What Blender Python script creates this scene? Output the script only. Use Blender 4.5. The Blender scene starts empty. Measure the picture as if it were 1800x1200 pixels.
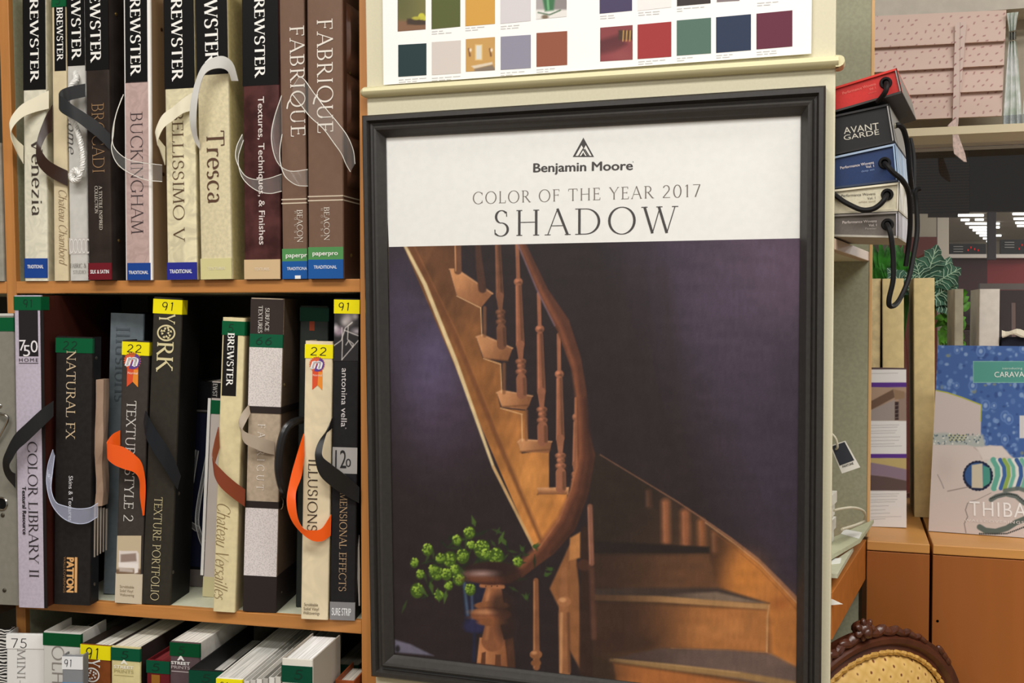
import bpy, bmesh, math, random
import numpy as np
from mathutils import Vector, Matrix

# ------------------------------------------------------------------ camera, light, exposure
SC = bpy.context.scene
COL = SC.collection
F = 1900.0                                   # focal length in pixels of the 1800 px frame
YAW = math.radians(17.17)
PIT = math.atan(55 / 1900)
CAM = Vector((0, 0, 1.5))
cd = bpy.data.cameras.new('camera'); cam = bpy.data.objects.new('camera', cd); COL.objects.link(cam)
cd.sensor_width = 36; cd.lens = 36 * F / 1800; cd.clip_start = .02; cd.clip_end = 100
cam.location = CAM; cam.rotation_euler = (math.pi / 2 - PIT, 0, YAW)
SC.camera = cam
vs = SC.view_settings
SC.display_settings.display_device = 'sRGB'
vs.view_transform = 'Standard'; vs.look = 'None'; vs.gamma = 1; vs.use_curve_mapping = False
vs.exposure = 0.0
wd = bpy.data.worlds.new('world'); SC.world = wd; wd.use_nodes = True
bg = wd.node_tree.nodes['Background']; bg.inputs[0].default_value = (1, .995, .98, 1); bg.inputs[1].default_value = .30

CEIL = 2.95
def troffer_or_fill_light(x, y, lx, ly, watts, col=(1, .985, .96)):
    ld = bpy.data.lights.new('ceiling_or_fill_light', 'AREA'); ld.shape = 'RECTANGLE'; ld.size = lx; ld.size_y = ly
    ld.energy = watts * .49; ld.color = col
    lo = bpy.data.objects.new('ceiling_or_fill_light', ld); COL.objects.link(lo); lo.location = (x, y, CEIL - .03 if y < 3 else 2.86)
    return lo
troffer_or_fill_light(-.9, .35, 1.3, .35, 52)
troffer_or_fill_light(.7, .35, 1.3, .35, 52)
troffer_or_fill_light(-1.4, -1.2, 1.3, .5, 60)
troffer_or_fill_light(.6, -1.2, 1.3, .5, 60)
troffer_or_fill_light(-.4, -2.9, 1.6, .5, 50)
troffer_or_fill_light(1.25, 1.15, 1.2, .3, 50)  # added fill lamp brightening the window wall and the right-hand shelves
troffer_or_fill_light(3.6, 6.5, 2.5, .4, 620)  # added fill lamp, unseen behind the fascia, brightening the hall panels
troffer_or_fill_light(5.0, 10.2, 3.0, 1.5, 950)  # added fill lamp; the hall tubes alone leave the counter dark
troffer_or_fill_light(7.0, 17.0, 5.0, 2.0, 1100)  # added fill lamp helping the weak tube rows light the far hall

# ------------------------------------------------------------------ helpers: pixels to points
FW = Vector((-math.sin(YAW) * math.cos(PIT), math.cos(YAW) * math.cos(PIT), -math.sin(PIT)))
RT = Vector((math.cos(YAW), math.sin(YAW), 0)); UP = RT.cross(FW)
def ray(x, y): return FW + RT * ((x - 900) / F) - UP * ((y - 600) / F)
def hit(x, y, p, n):
    d = ray(x, y); n = Vector(n)
    return CAM + d * ((Vector(p) - CAM).dot(n) / d.dot(n))
def atY(x, y, Y): return hit(x, y, (0, Y, 0), (0, 1, 0))
def atZ(x, y, Z): return hit(x, y, (0, 0, Z), (0, 0, 1))
def proj(P):
    d = np.asarray(P) - np.array(CAM)
    w = d @ np.array(FW)
    return 900 + F * (d @ np.array(RT)) / w, 600 - F * (d @ np.array(UP)) / w

class Fr:
    """a local frame: origin and x (right), y (away), z (up) axes"""
    def __init__(s, o, ex, ey, ez): s.o, s.ex, s.ey, s.ez = Vector(o), Vector(ex).normalized(), Vector(ey).normalized(), Vector(ez).normalized()
    def loc(s, w): d = Vector(w) - s.o; return Vector((d.dot(s.ex), d.dot(s.ey), d.dot(s.ez)))
    def wor(s, l): return s.o + s.ex * l[0] + s.ey * l[1] + s.ez * l[2]
    def px(s, x, y, yl=0.0): return s.loc(hit(x, y, s.o + s.ey * yl, s.ey))
    def pside(s, x, y, xl): return s.loc(hit(x, y, s.o + s.ex * xl, s.ex))
    def mat(s):
        m = Matrix.Identity(4)
        for i, a in enumerate((s.ex, s.ey, s.ez, s.o)):
            for r in range(3): m[r][i] = a[r]
        return m
def frame_xz(o, yaw=0.0, tilt=0.0):
    ex = Vector((math.cos(yaw), math.sin(yaw), 0)); ey = Vector((-math.sin(yaw), math.cos(yaw), 0)); ez = Vector((0, 0, 1))
    return Fr(o, ex * math.cos(tilt) - ez * math.sin(tilt), ey, ez * math.cos(tilt) + ex * math.sin(tilt))

# ------------------------------------------------------------------ materials
def lin(c):
    if c < 120: c = c * (.76 + .24 * c / 120)
    c = c / 255.0
    return c / 12.92 if c <= .04045 else ((c + .055) / 1.055) ** 2.4
def lin3(c): return tuple(min(.92, lin(v)) for v in c)
MC = {}
def mat(c, rough=.55, pat=None, scale=60, amt=.10, c2=None, metal=0.0, bump=0.0, spec=.35):
    key = (tuple(c), rough, pat, scale, amt, c2, metal, bump, spec)
    if key in MC: return MC[key]
    m = bpy.data.materials.new('m_%s_%d_%d_%d' % ((pat or 'plain',) + tuple(int(v) for v in c))); m.use_nodes = True
    nt = m.node_tree; N = nt.nodes; L = nt.links; b = N['Principled BSDF']
    b.inputs['Roughness'].default_value = rough; b.inputs['Metallic'].default_value = metal
    b.inputs['Specular IOR Level'].default_value = spec
    base = lin3(c)
    if pat is None:
        b.inputs['Base Color'].default_value = base + (1,)
    else:
        tc = N.new('ShaderNodeTexCoord'); mp = N.new('ShaderNodeMapping'); L.new(tc.outputs['Object'], mp.inputs[0])
        if pat in ('noise', 'leather', 'damask', 'blotch'):
            t = N.new('ShaderNodeTexNoise'); t.inputs['Scale'].default_value = scale
            t.inputs['Detail'].default_value = 2 if pat == 'damask' else 5
            if pat == 'damask': t.inputs['Distortion'].default_value = 2.5
            out = t.outputs['Fac']
        elif pat == 'wood':
            mp.inputs['Scale'].default_value = (1, 1, .06) if amt >= 0 else (.06, 1, 1)
            t = N.new('ShaderNodeTexNoise'); t.inputs['Scale'].default_value = scale; t.inputs['Detail'].default_value = 6
            out = t.outputs['Fac']
        elif pat == 'pages':
            mp.inputs['Scale'].default_value = (1, .02, .02)
            t = N.new('ShaderNodeTexNoise'); t.inputs['Scale'].default_value = scale; t.inputs['Detail'].default_value = 3
            out = t.outputs['Fac']
        elif pat == 'weave':
            t = N.new('ShaderNodeTexVoronoi'); t.inputs['Scale'].default_value = scale
            out = t.outputs['Distance']
        elif pat == 'zebra':
            t = N.new('ShaderNodeTexWave'); t.inputs['Scale'].default_value = scale; t.inputs['Distortion'].default_value = 7
            t.inputs['Detail'].default_value = 1; t.bands_direction = 'Z'
            out = t.outputs['Fac']
        elif pat == 'ribs':
            t = N.new('ShaderNodeTexWave'); t.inputs['Scale'].default_value = scale; t.bands_direction = 'Z'
            out = t.outputs['Fac']
        L.new(mp.outputs[0], t.inputs['Vector'])
        r = N.new('ShaderNodeValToRGB'); L.new(out, r.inputs[0])
        lo, hi = (.38, .62)
        if pat == 'weave': lo, hi = .1, .6
        if pat == 'zebra': lo, hi = .47, .53
        r.color_ramp.elements[0].position = lo; r.color_ramp.elements[1].position = hi
        a = abs(amt)
        d = lin3(c2) if c2 else tuple(max(0, v * (1 - 2 * a)) for v in base)
        h = base if c2 else tuple(min(.92, v * (1 + a)) for v in base)
        r.color_ramp.elements[0].color = d + (1,); r.color_ramp.elements[1].color = h + (1,)
        L.new(r.outputs[0], b.inputs['Base Color'])
        if bump:
            bp = N.new('ShaderNodeBump'); bp.inputs['Strength'].default_value = bump; bp.inputs['Distance'].default_value = .002
            L.new(out, bp.inputs['Height']); L.new(bp.outputs[0], b.inputs['Normal'])
    MC[key] = m
    return m
def mat_print(rough=.5, spec=.3):
    key = ('print', rough, spec)
    if key in MC: return MC[key]
    m = bpy.data.materials.new('printed_paper'); m.use_nodes = True; N = m.node_tree.nodes
    a = N.new('ShaderNodeAttribute'); a.attribute_name = 'Print'
    b = N['Principled BSDF']; b.inputs['Roughness'].default_value = rough; b.inputs['Specular IOR Level'].default_value = spec
    m.node_tree.links.new(a.outputs['Color'], b.inputs['Base Color'])
    MC[key] = m
    return m
def mat_clear(tint=(235, 235, 235), a=.3, rough=.12):
    key = ('clear', tint, a)
    if key in MC: return MC[key]
    m = bpy.data.materials.new('clear_plastic'); m.use_nodes = True; N = m.node_tree.nodes; L = m.node_tree.links
    b = N['Principled BSDF']; b.inputs['Base Color'].default_value = lin3(tint) + (1,); b.inputs['Roughness'].default_value = rough
    t = N.new('ShaderNodeBsdfTransparent'); mx = N.new('ShaderNodeMixShader'); mx.inputs[0].default_value = a
    L.new(t.outputs[0], mx.inputs[1]); L.new(b.outputs[0], mx.inputs[2]); L.new(mx.outputs[0], N['Material Output'].inputs[0])
    MC[key] = m
    return m
def mat_emit(c, s):
    key = ('emit', c, s)
    if key in MC: return MC[key]
    m = bpy.data.materials.new('lamp_glow'); m.use_nodes = True; N = m.node_tree.nodes
    e = N.new('ShaderNodeEmission'); e.inputs[0].default_value = lin3(c) + (1,); e.inputs[1].default_value = s
    m.node_tree.links.new(e.outputs[0], N['Material Output'].inputs[0])
    MC[key] = m
    return m

# ------------------------------------------------------------------ mesh building
class MB:
    def __init__(s): s.v = []; s.f = []; s.m = []; s.cur = 0
    def add(s, vs, fs):
        o = len(s.v); s.v += [tuple(v) for v in vs]; s.f += [tuple(i + o for i in f) for f in fs]; s.m += [s.cur] * len(fs); return s
    def hexa(s, p):   # 8 points: bottom 4 ccw, top 4 ccw
        return s.add(p, [(3, 2, 1, 0), (4, 5, 6, 7), (0, 1, 5, 4), (1, 2, 6, 5), (2, 3, 7, 6), (3, 0, 4, 7)])
    def box(s, a, b):
        x0, y0, z0 = a; x1, y1, z1 = b
        return s.hexa([(x0, y0, z0), (x1, y0, z0), (x1, y1, z0), (x0, y1, z0), (x0, y0, z1), (x1, y0, z1), (x1, y1, z1), (x0, y1, z1)])
    def prism(s, pts, dv):   # planar polygon extruded by the vector dv
        n = len(pts); dv = Vector(dv); A = [Vector(p) for p in pts]; Bq = [p + dv for p in A]
        return s.add(A + Bq, [tuple(range(n))[::-1], tuple(range(n, 2 * n))] + [(i, (i + 1) % n, n + (i + 1) % n, n + i) for i in range(n)])
    def rings(s, R, closed=False, cap=True):
        n = len(R[0]); o = len(s.v); vs = [p for r in R for p in r]; fs = []
        m = len(R)
        for k in range(m if closed else m - 1):
            k2 = (k + 1) % m
            for i in range(n):
                j = (i + 1) % n
                fs.append((k * n + i, k * n + j, k2 * n + j, k2 * n + i))
        if cap and not closed: fs += [tuple(range(n))[::-1], tuple(range((m - 1) * n, m * n))]
        return s.add(vs, fs)
    def tube(s, pts, r, n=8, closed=False):
        pts = [Vector(p) for p in pts]; R = []; m = len(pts); nv = None
        for k, p in enumerate(pts):
            a = pts[(k - 1) % m] if (closed or k > 0) else p; b = pts[(k + 1) % m] if (closed or k < m - 1) else p
            t = (b - a).normalized()
            if nv is None: nv = t.orthogonal().normalized()
            nv = (nv - t * nv.dot(t))
            nv = nv.normalized() if nv.length > 1e-6 else t.orthogonal().normalized()
            bv = t.cross(nv); rr = r[k] if isinstance(r, (list, tuple)) else r
            R.append([p + (nv * math.cos(2 * math.pi * i / n) + bv * math.sin(2 * math.pi * i / n)) * rr for i in range(n)])
        return s.rings(R, closed)
    def lathe(s, prof, n=20, o=(0, 0, 0)):
        return s.rings([[(o[0] + r * math.cos(2 * math.pi * i / n), o[1] + r * math.sin(2 * math.pi * i / n), o[2] + z) for i in range(n)] for r, z in prof])
    def build(s, name, mats, parent=None, smooth=False, bevel=0.0):
        me = bpy.data.meshes.new(name); me.from_pydata(s.v, [], s.f); me.update()
        for m in (mats if isinstance(mats, (list, tuple)) else [mats]): me.materials.append(m)
        me.polygons.foreach_set('material_index', s.m)
        bm = bmesh.new(); bm.from_mesh(me); bmesh.ops.recalc_face_normals(bm, faces=bm.faces)
        if bevel: bmesh.ops.bevel(bm, geom=bm.edges[:], offset=bevel, segments=2, affect='EDGES', profile=.5)
        bm.to_mesh(me); bm.free()
        if smooth:
            me.polygons.foreach_set('use_smooth', [True] * len(me.polygons))
            try: me.set_sharp_from_angle(angle=math.radians(40))
            except Exception: pass
        ob = bpy.data.objects.new(name, me); COL.objects.link(ob)
        if parent is not None: ob.parent = parent
        return ob
def tag(o, label=None, cat=None, group=None, kind=None):
    if label: o['label'] = label
    if cat: o['category'] = cat
    if group: o['group'] = group
    if kind: o['kind'] = kind
    return o
def empty(name, fr, label, cat, group=None):
    o = bpy.data.objects.new(name, None); COL.objects.link(o); o.empty_display_size = .02
    o.matrix_basis = fr.mat() if isinstance(fr, Fr) else Matrix.Translation(fr)
    return tag(o, label, cat, group)
def spline(P, k=6):
    P = [Vector(p) for p in P]; out = []
    for i in range(len(P) - 1):
        a = P[i - 1] if i else P[0] * 2 - P[1]; b = P[i]; c = P[i + 1]; d = P[i + 2] if i + 2 < len(P) else P[i + 1] * 2 - P[i]
        for j in range(k):
            t = j / k
            out.append(.5 * ((2 * b) + (c - a) * t + (2 * a - 5 * b + 4 * c - d) * t * t + (3 * b - a - 3 * c + d) * t ** 3))
    out.append(P[-1]); return out
def ribbon_mesh(mb, top, bot, th=.0012, k=6, rim=0.0):
    T = spline(top, k); Bt = spline(bot, k); R = []
    for i in range(len(T)):
        a = max(i - 1, 0); b = min(i + 1, len(T) - 1)
        along = (T[b] + Bt[b]) - (T[a] + Bt[a]); n = along.cross(T[i] - Bt[i])
        n = n.normalized() * th / 2 if n.length > 1e-9 else Vector((0, th / 2, 0))
        m = (T[i] + Bt[i]) / 2
        R.append([T[i] + n, m + n * 1.0, Bt[i] + n, Bt[i] - n, m - n, T[i] - n])
    mb.rings(R)
    if rim:
        mb.cur = 1; mb.tube(T, rim, 5); mb.tube(Bt, rim, 5); mb.cur = 0
    return mb

# ------------------------------------------------------------------ lettering
def arc(cx, cy, rx, ry, a0, a1, n=14): return [(cx + rx * math.cos(math.radians(a0 + (a1 - a0) * i / n)), cy + ry * math.sin(math.radians(a0 + (a1 - a0) * i / n))) for i in range(n + 1)]
def g(w, S, ser=()): return (w, S, ser)
t, k_, q = 't', 'k', 'n'
GL = {
'A': g(.80, [(t, [(.06, 0), (.40, 1.02)]), (k_, [(.39, 1.02), (.74, 0)]), (t, [(.18, .36), (.61, .36)])], [(.06, 0), (.74, 0)]),
'B': g(.64, [(k_, [(.13, 0), (.13, 1)]), (q, [(.13, .98), (.3, .98)] + arc(.30, .75, .2, .23, 90, -90) + [(.13, .52)]), (q, [(.3, .52)] + arc(.31, .27, .25, .25, 90, -90) + [(.13, .02)])], [(.09, 0), (.09, 1)]),
'C': g(.86, [(q, arc(.47, .5, .41, .51, 42, 318, 22)), (t, [(.78, .95), (.78, .72)]), (t, [(.78, .05), (.78, .28)])]),
'D': g(.86, [(k_, [(.13, 0), (.13, 1)]), (q, [(.13, .98), (.34, .98)] + arc(.34, .5, .44, .48, 90, -90, 18) + [(.13, .02)])], [(.09, 0), (.09, 1)]),
'E': g(.60, [(k_, [(.13, 0), (.13, 1)]), (t, [(.13, .98), (.50, .98)]), (t, [(.13, .52), (.44, .52)]), (t, [(.13, .02), (.54, .02)]), (t, [(.50, 1), (.51, .83)]), (t, [(.44, .60), (.44, .44)]), (t, [(.54, 0), (.57, .2)])], [(.09, 0), (.09, 1)]),
'F': g(.56, [(k_, [(.13, 0), (.13, 1)]), (t, [(.13, .98), (.50, .98)]), (t, [(.13, .52), (.44, .52)]), (t, [(.50, 1), (.52, .82)]), (t, [(.44, .60), (.44, .44)])], [(.13, 0), (.09, 1)]),
'G': g(.90, [(q, arc(.47, .5, .41, .51, 42, 318, 22)), (t, [(.78, .95), (.78, .72)]), (k_, [(.78, .06), (.78, .40)])], [(.78, .40)]),
'H': g(.84, [(k_, [(.13, 0), (.13, 1)]), (k_, [(.71, 0), (.71, 1)]), (t, [(.13, .52), (.71, .52)])], [(.13, 0), (.13, 1), (.71, 0), (.71, 1)]),
'I': g(.30, [(k_, [(.15, 0), (.15, 1)])], [(.15, 0), (.15, 1)]),
'J': g(.36, [(k_, [(.2, 1), (.2, 0), (.08, -.2)])], [(.2, 1)]),
'K': g(.76, [(k_, [(.13, 0), (.13, 1)]), (t, [(.62, 1), (.14, .47)]), (k_, [(.28, .6), (.70, 0)])], [(.13, 0), (.13, 1), (.62, 1), (.70, 0)]),
'L': g(.58, [(k_, [(.13, 0), (.13, 1)]), (t, [(.13, .02), (.53, .02)]), (t, [(.53, 0), (.56, .22)])], [(.09, 0), (.13, 1)]),
'M': g(.98, [(t, [(.10, 0), (.17, 1)]), (k_, [(.17, 1), (.48, .02)]), (t, [(.48, .02), (.80, 1)]), (k_, [(.80, 1), (.87, 0)])], [(.10, 0), (.87, 0), (.14, 1), (.82, 1)]),
'N': g(.86, [(t, [(.13, 0), (.13, 1)]), (k_, [(.12, 1), (.73, 0)]), (t, [(.73, 0), (.73, 1)])], [(.13, 0), (.1, 1), (.73, 1)]),
'O': g(.94, [(q, arc(.47, .5, .41, .51, 0, 360, 30))]),
'P': g(.60, [(k_, [(.13, 0), (.13, 1)]), (q, [(.13, .98), (.28, .98)] + arc(.29, .72, .24, .26, 90, -90) + [(.13, .46)])], [(.13, 0), (.09, 1)]),
'Q': g(.94, [(q, arc(.47, .5, .41, .51, 0, 360, 30)), (k_, [(.45, .02), (.7, -.18), (1.0, -.26)])]),
'R': g(.70, [(k_, [(.13, 0), (.13, 1)]), (q, [(.13, .98), (.28, .98)] + arc(.29, .74, .22, .24, 90, -90) + [(.13, .5)]), (k_, [(.3, .5), (.66, 0)])], [(.13, 0), (.09, 1), (.68, 0)]),
'S': g(.58, [(q, arc(.29, .755, .19, .245, 35, 255, 14) + arc(.27, .26, .24, .26, 80, -145, 16)), (t, [(.46, .95), (.47, .76)]), (t, [(.07, .06), (.06, .26)])]),
'T': g(.74, [(k_, [(.37, 0), (.37, 1)]), (t, [(.05, .98), (.69, .98)]), (t, [(.05, 1), (.03, .8)]), (t, [(.69, 1), (.71, .8)])], [(.37, 0)]),
'U': g(.82, [(k_, [(.13, 1), (.13, .34)]), (q, arc(.40, .32, .27, .33, 180, 360, 14)), (t, [(.67, .32), (.67, 1)])], [(.13, 1), (.67, 1)]),
'V': g(.78, [(k_, [(.07, 1), (.40, -.01)]), (t, [(.40, -.01), (.72, 1)])], [(.07, 1), (.72, 1)]),
'W': g(1.1, [(k_, [(.06, 1), (.32, 0)]), (t, [(.32, 0), (.56, .98)]), (k_, [(.52, 1), (.78, 0)]), (t, [(.78, 0), (1.04, 1)])], [(.06, 1), (.54, 1), (1.04, 1)]),
'X': g(.76, [(k_, [(.08, 1), (.68, 0)]), (t, [(.66, 1), (.08, 0)])], [(.08, 1), (.68, 0), (.66, 1), (.08, 0)]),
'Y': g(.74, [(k_, [(.06, 1), (.37, .48)]), (t, [(.68, 1), (.37, .48)]), (k_, [(.37, .48), (.37, 0)])], [(.06, 1), (.68, 1), (.37, 0)]),
'Z': g(.70, [(t, [(.08, .98), (.62, .98)]), (k_, [(.62, .98), (.06, .02)]), (t, [(.06, .02), (.64, .02)])]),
'&': g(.86, [(k_, [(.2, .78), (.74, .02)]), (q, arc(.34, .79, .15, .2, -60, 190, 14) + [(.2, .7)]), (q, arc(.32, .26, .24, .26, 90, 330, 14) + [(.72, .52)])]),
'a': g(.50, [(q, arc(.25, .42, .17, .2, 150, 0, 8) + [(.42, .1), (.49, .03)]), (q, arc(.24, .17, .18, .17, 80, 400, 14))]),
'b': g(.56, [(k_, [(.11, .02), (.11, 1)]), (q, arc(.30, .31, .2, .31, 160, -170, 16))]),
'c': g(.52, [(q, arc(.30, .31, .23, .31, 50, 315, 16))]),
'd': g(.58, [(k_, [(.46, 0), (.46, 1)]), (q, arc(.27, .31, .2, .31, 20, 340, 16))]),
'e': g(.54, [(q, [(.07, .34), (.5, .34)] + arc(.29, .33, .22, .31, 5, 315, 18))]),
'h': g(.62, [(k_, [(.11, 0), (.11, 1)]), (q, arc(.31, .38, .2, .24, 180, 0, 10) + [(.51, 0)])], [(.11, 0), (.51, 0)]),
'i': g(.28, [(k_, [(.14, 0), (.14, .6)]), (k_, [(.14, .8), (.14, .9)])], [(.14, 0)]),
'l': g(.28, [(k_, [(.14, 0), (.14, 1)])], [(.14, 0)]),
'm': g(.92, [(k_, [(.11, 0), (.11, .62)]), (q, arc(.28, .38, .17, .24, 180, 0, 10) + [(.45, 0)]), (q, arc(.62, .38, .17, .24, 180, 0, 10) + [(.79, 0)])], [(.11, 0), (.45, 0), (.79, 0)]),
'n': g(.62, [(k_, [(.11, 0), (.11, .62)]), (q, arc(.31, .38, .2, .24, 180, 0, 10) + [(.51, 0)])], [(.11, 0), (.51, 0)]),
'o': g(.58, [(q, arc(.29, .31, .23, .32, 0, 360, 20))]),
'r': g(.42, [(k_, [(.11, 0), (.11, .62)]), (q, arc(.30, .38, .19, .24, 180, 50, 8))], [(.11, 0)]),
's': g(.42, [(q, arc(.21, .47, .13, .155, 35, 255, 10) + arc(.2, .165, .16, .165, 80, -145, 12))]),
't': g(.38, [(k_, [(.16, .85), (.16, .12), (.22, .03), (.34, .06)]), (t, [(.03, .6), (.34, .6)])]),
'u': g(.62, [(k_, [(.11, .62), (.11, .2)]), (q, arc(.30, .2, .19, .2, 180, 350, 10)), (k_, [(.5, .62), (.5, 0)])]),
'v': g(.54, [(k_, [(.06, .62), (.28, 0)]), (t, [(.28, 0), (.5, .62)])], [(.06, .62), (.5, .62)]),
'z': g(.52, [(t, [(.06, .6), (.46, .6)]), (k_, [(.46, .6), (.06, .02)]), (t, [(.06, .02), (.48, .02)])]),
'0': g(.66, [(q, arc(.33, .5, .26, .51, 0, 360, 24))]),
'1': g(.44, [(k_, [(.24, 0), (.24, 1)]), (t, [(.24, 1), (.1, .86)])], [(.24, 0)]),
'2': g(.62, [(q, arc(.29, .72, .22, .28, 160, -35, 12) + [(.06, .02)]), (t, [(.06, .02), (.58, .02)])]),
'5': g(.60, [(t, [(.52, .98), (.18, .98)]), (t, [(.18, .98), (.13, .58)]), (q, arc(.27, .31, .25, .31, 125, -150, 16))]),
'6': g(.62, [(q, [(.5, .98), (.25, .8), (.1, .5)] + arc(.32, .3, .23, .3, 180, 540, 18))]),
'7': g(.58, [(t, [(.05, .98), (.55, .98)]), (k_, [(.55, .98), (.22, 0)])]),
'9': g(.62, [(q, arc(.30, .70, .22, .29, 0, 360, 18)), (q, [(.52, .7), (.50, .35), (.42, 0)])]),
' ': g(.34, []), '.': g(.22, [(k_, [(.11, 0), (.11, .1)])]), '-': g(.4, [(t, [(.06, .36), (.34, .36)])]), ',': g(.22, [(k_, [(.12, .08), (.06, -.14)])]),
}
def stroke_text(s, thick=.13, thin=.045, serif=.11, gap=.06, slant=0.0, mono=False):
    """-> list of 2D polygons, total width; cap height is 1"""
    P = []; x = 0.0
    for ch in s:
        w, S, ser = GL.get(ch, GL[' '])
        for mode, pts in S:
            pts = [Vector((a, b)) for a, b in pts]; n = len(pts)
            closed = (pts[0] - pts[-1]).length < 1e-6 and n > 3
            Lq, Rq = [], []
            for i, p in enumerate(pts):
                if closed: a, b = pts[i - 1 if i > 0 else n - 2], pts[i + 1 if i < n - 1 else 1]
                else: a, b = pts[max(i - 1, 0)], pts[min(i + 1, n - 1)]
                d = (b - a).normalized(); nn = Vector((-d.y, d.x))
                if mono: wd = thick
                elif mode == 't': wd = thin
                elif mode == 'k': wd = thick
                else: wd = math.hypot(thick * nn.x, thin * nn.y)
                Lq.append(p + nn * wd / 2); Rq.append(p - nn * wd / 2)
            for i in range(n - 1): P.append([(v.x + x, v.y) for v in (Lq[i], Lq[i + 1], Rq[i + 1], Rq[i])])
        if serif and not mono:
            for sx, sy in ser:
                y0, y1 = (sy, sy + thin) if sy < .3 else (sy - thin, sy)
                P.append([(x + sx - serif, y0), (x + sx + serif, y0), (x + sx + serif, y1), (x + sx - serif, y1)])
        x += w + gap
    if slant: P = [[(a + slant * b, b) for a, b in poly] for poly in P]
    return P, max(x - gap, .01)
FC = {}
def sans_text(s, bold=0.0, spacing=1.0):
    key = (s, bold, spacing)
    if key in FC: return FC[key]
    cu = bpy.data.curves.new('txt', 'FONT'); cu.body = s; cu.size = 1; cu.resolution_u = 3; cu.space_character = spacing
    ob = bpy.data.objects.new('txt', cu); COL.objects.link(ob)
    dg = bpy.context.evaluated_depsgraph_get(); me = ob.evaluated_get(dg).to_mesh()
    V = [(v.co.x, v.co.y) for v in me.vertices]; P = [[V[i] for i in p.vertices] for p in me.polygons]
    ob.evaluated_get(dg).to_mesh_clear(); bpy.data.objects.remove(ob); bpy.data.curves.remove(cu)
    xs = [a for a, b in V] or [0, 1]; x0, x1 = min(xs), max(xs); cap = .727
    P = [[((a - x0) / cap, b / cap) for a, b in p] for p in P]
    if bold: P = [[(a + dx, b + dy) for a, b in p] for dx, dy in ((0, 0), (bold * 1.6, 0), (-bold * 1.6, 0), (0, bold), (0, -bold)) for p in P]
    FC[key] = (P, (x1 - x0) / cap)
    return FC[key]
def glyphs(s, font, **kw): return sans_text(s, **kw) if font == 'sans' else stroke_text(s, **kw)
def lettering(name, s, font, c, xd, yd, length, height, color, parent, out, rough=.5, **kw):
    """text centred at c; xd, yd local unit vectors of reading direction and letter-up; out: outward vector of the face"""
    P, W = glyphs(s, font, **kw)
    c = Vector(c); xd = Vector(xd); yd = Vector(yd); out = Vector(out)
    mb = MB()
    for i, poly in enumerate(P):
        o = c + out * (.00025 + .0000015 * (i % 40))
        pts = [o + xd * ((a / W - .5) * length) + yd * ((b - .5) * height) for a, b in poly]
        mb.add(pts, [tuple(range(len(pts)))])
    me_ob = mb.build(name, mat(color, rough) if not isinstance(color, bpy.types.Material) else color, parent)
    return me_ob

# ------------------------------------------------------------------ printed pictures: colours painted into a fine grid (paper prints only)
def sstep(d, w): return np.clip(.5 - d / (2 * w), 0, 1)
class Paint:
    def __init__(s, X, Y, c): s.X, s.Y = X, Y; s.c = np.ones(X.shape + (3,)) * np.array(c, float)
    def mix(s, m, c):
        m = np.clip(m, 0, 1)[..., None]; s.c = s.c * (1 - m) + np.asarray(c, float) * m; return s
    def sd(s, pts):
        X, Y = s.X, s.Y; d = np.full(X.shape, 1e18); ins = np.zeros(X.shape, bool); n = len(pts)
        for i in range(n):
            (x0, y0), (x1, y1) = pts[i], pts[(i + 1) % n]; dx, dy = x1 - x0, y1 - y0; L = dx * dx + dy * dy + 1e-12
            h = np.clip(((X - x0) * dx + (Y - y0) * dy) / L, 0, 1)
            d = np.minimum(d, (X - x0 - h * dx) ** 2 + (Y - y0 - h * dy) ** 2)
            if dy: ins ^= ((y0 > Y) != (y1 > Y)) & (X < dx * (Y - y0) / dy + x0)
        d = np.sqrt(d); return np.where(ins, -d, d)
    def poly(s, pts, c, soft=.8, a=1.0): return s.mix(a * sstep(s.sd(pts), soft), c)
    def line(s, pts, w, c, soft=.8, a=1.0):
        X, Y = s.X, s.Y; best = np.full(X.shape, 1e9); n = len(pts)
        for i in range(n - 1):
            (x0, y0), (x1, y1) = pts[i], pts[i + 1]; dx, dy = x1 - x0, y1 - y0; L = dx * dx + dy * dy + 1e-12
            h = np.clip(((X - x0) * dx + (Y - y0) * dy) / L, 0, 1)
            ww = w if not isinstance(w, (list, tuple)) else w[min(i, len(w) - 1)] + (w[min(i + 1, len(w) - 1)] - w[min(i, len(w) - 1)]) * h
            best = np.minimum(best, np.hypot(X - x0 - h * dx, Y - y0 - h * dy) - ww / 2)
        return s.mix(a * sstep(best, soft), c)
    def ell(s, cx, cy, rx, ry, c, soft=.8, a=1.0):
        r = np.hypot((s.X - cx) / rx, (s.Y - cy) / ry); return s.mix(a * sstep((r - 1) * min(rx, ry), soft), c)
    def glow(s, cx, cy, rx, ry, c, a=1.0):
        return s.mix(a * np.exp(-(((s.X - cx) / rx) ** 2 + ((s.Y - cy) / ry) ** 2)), c)
    def grad(s, pts, c0, c1, a0, a1, soft=.8, a=1.0):
        dx, dy = a1[0] - a0[0], a1[1] - a0[1]
        t_ = np.clip(((s.X - a0[0]) * dx + (s.Y - a0[1]) * dy) / (dx * dx + dy * dy), 0, 1)[..., None]; t_ = t_ * t_ * (3 - 2 * t_)
        return s.mix(a * sstep(s.sd(pts), soft), np.array(c0, float) * (1 - t_) + np.array(c1, float) * t_)
    def rect(s, x0, y0, x1, y1, c, soft=.6, a=1.0): return s.poly([(x0, y0), (x1, y0), (x1, y1), (x0, y1)], c, soft, a)
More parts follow.
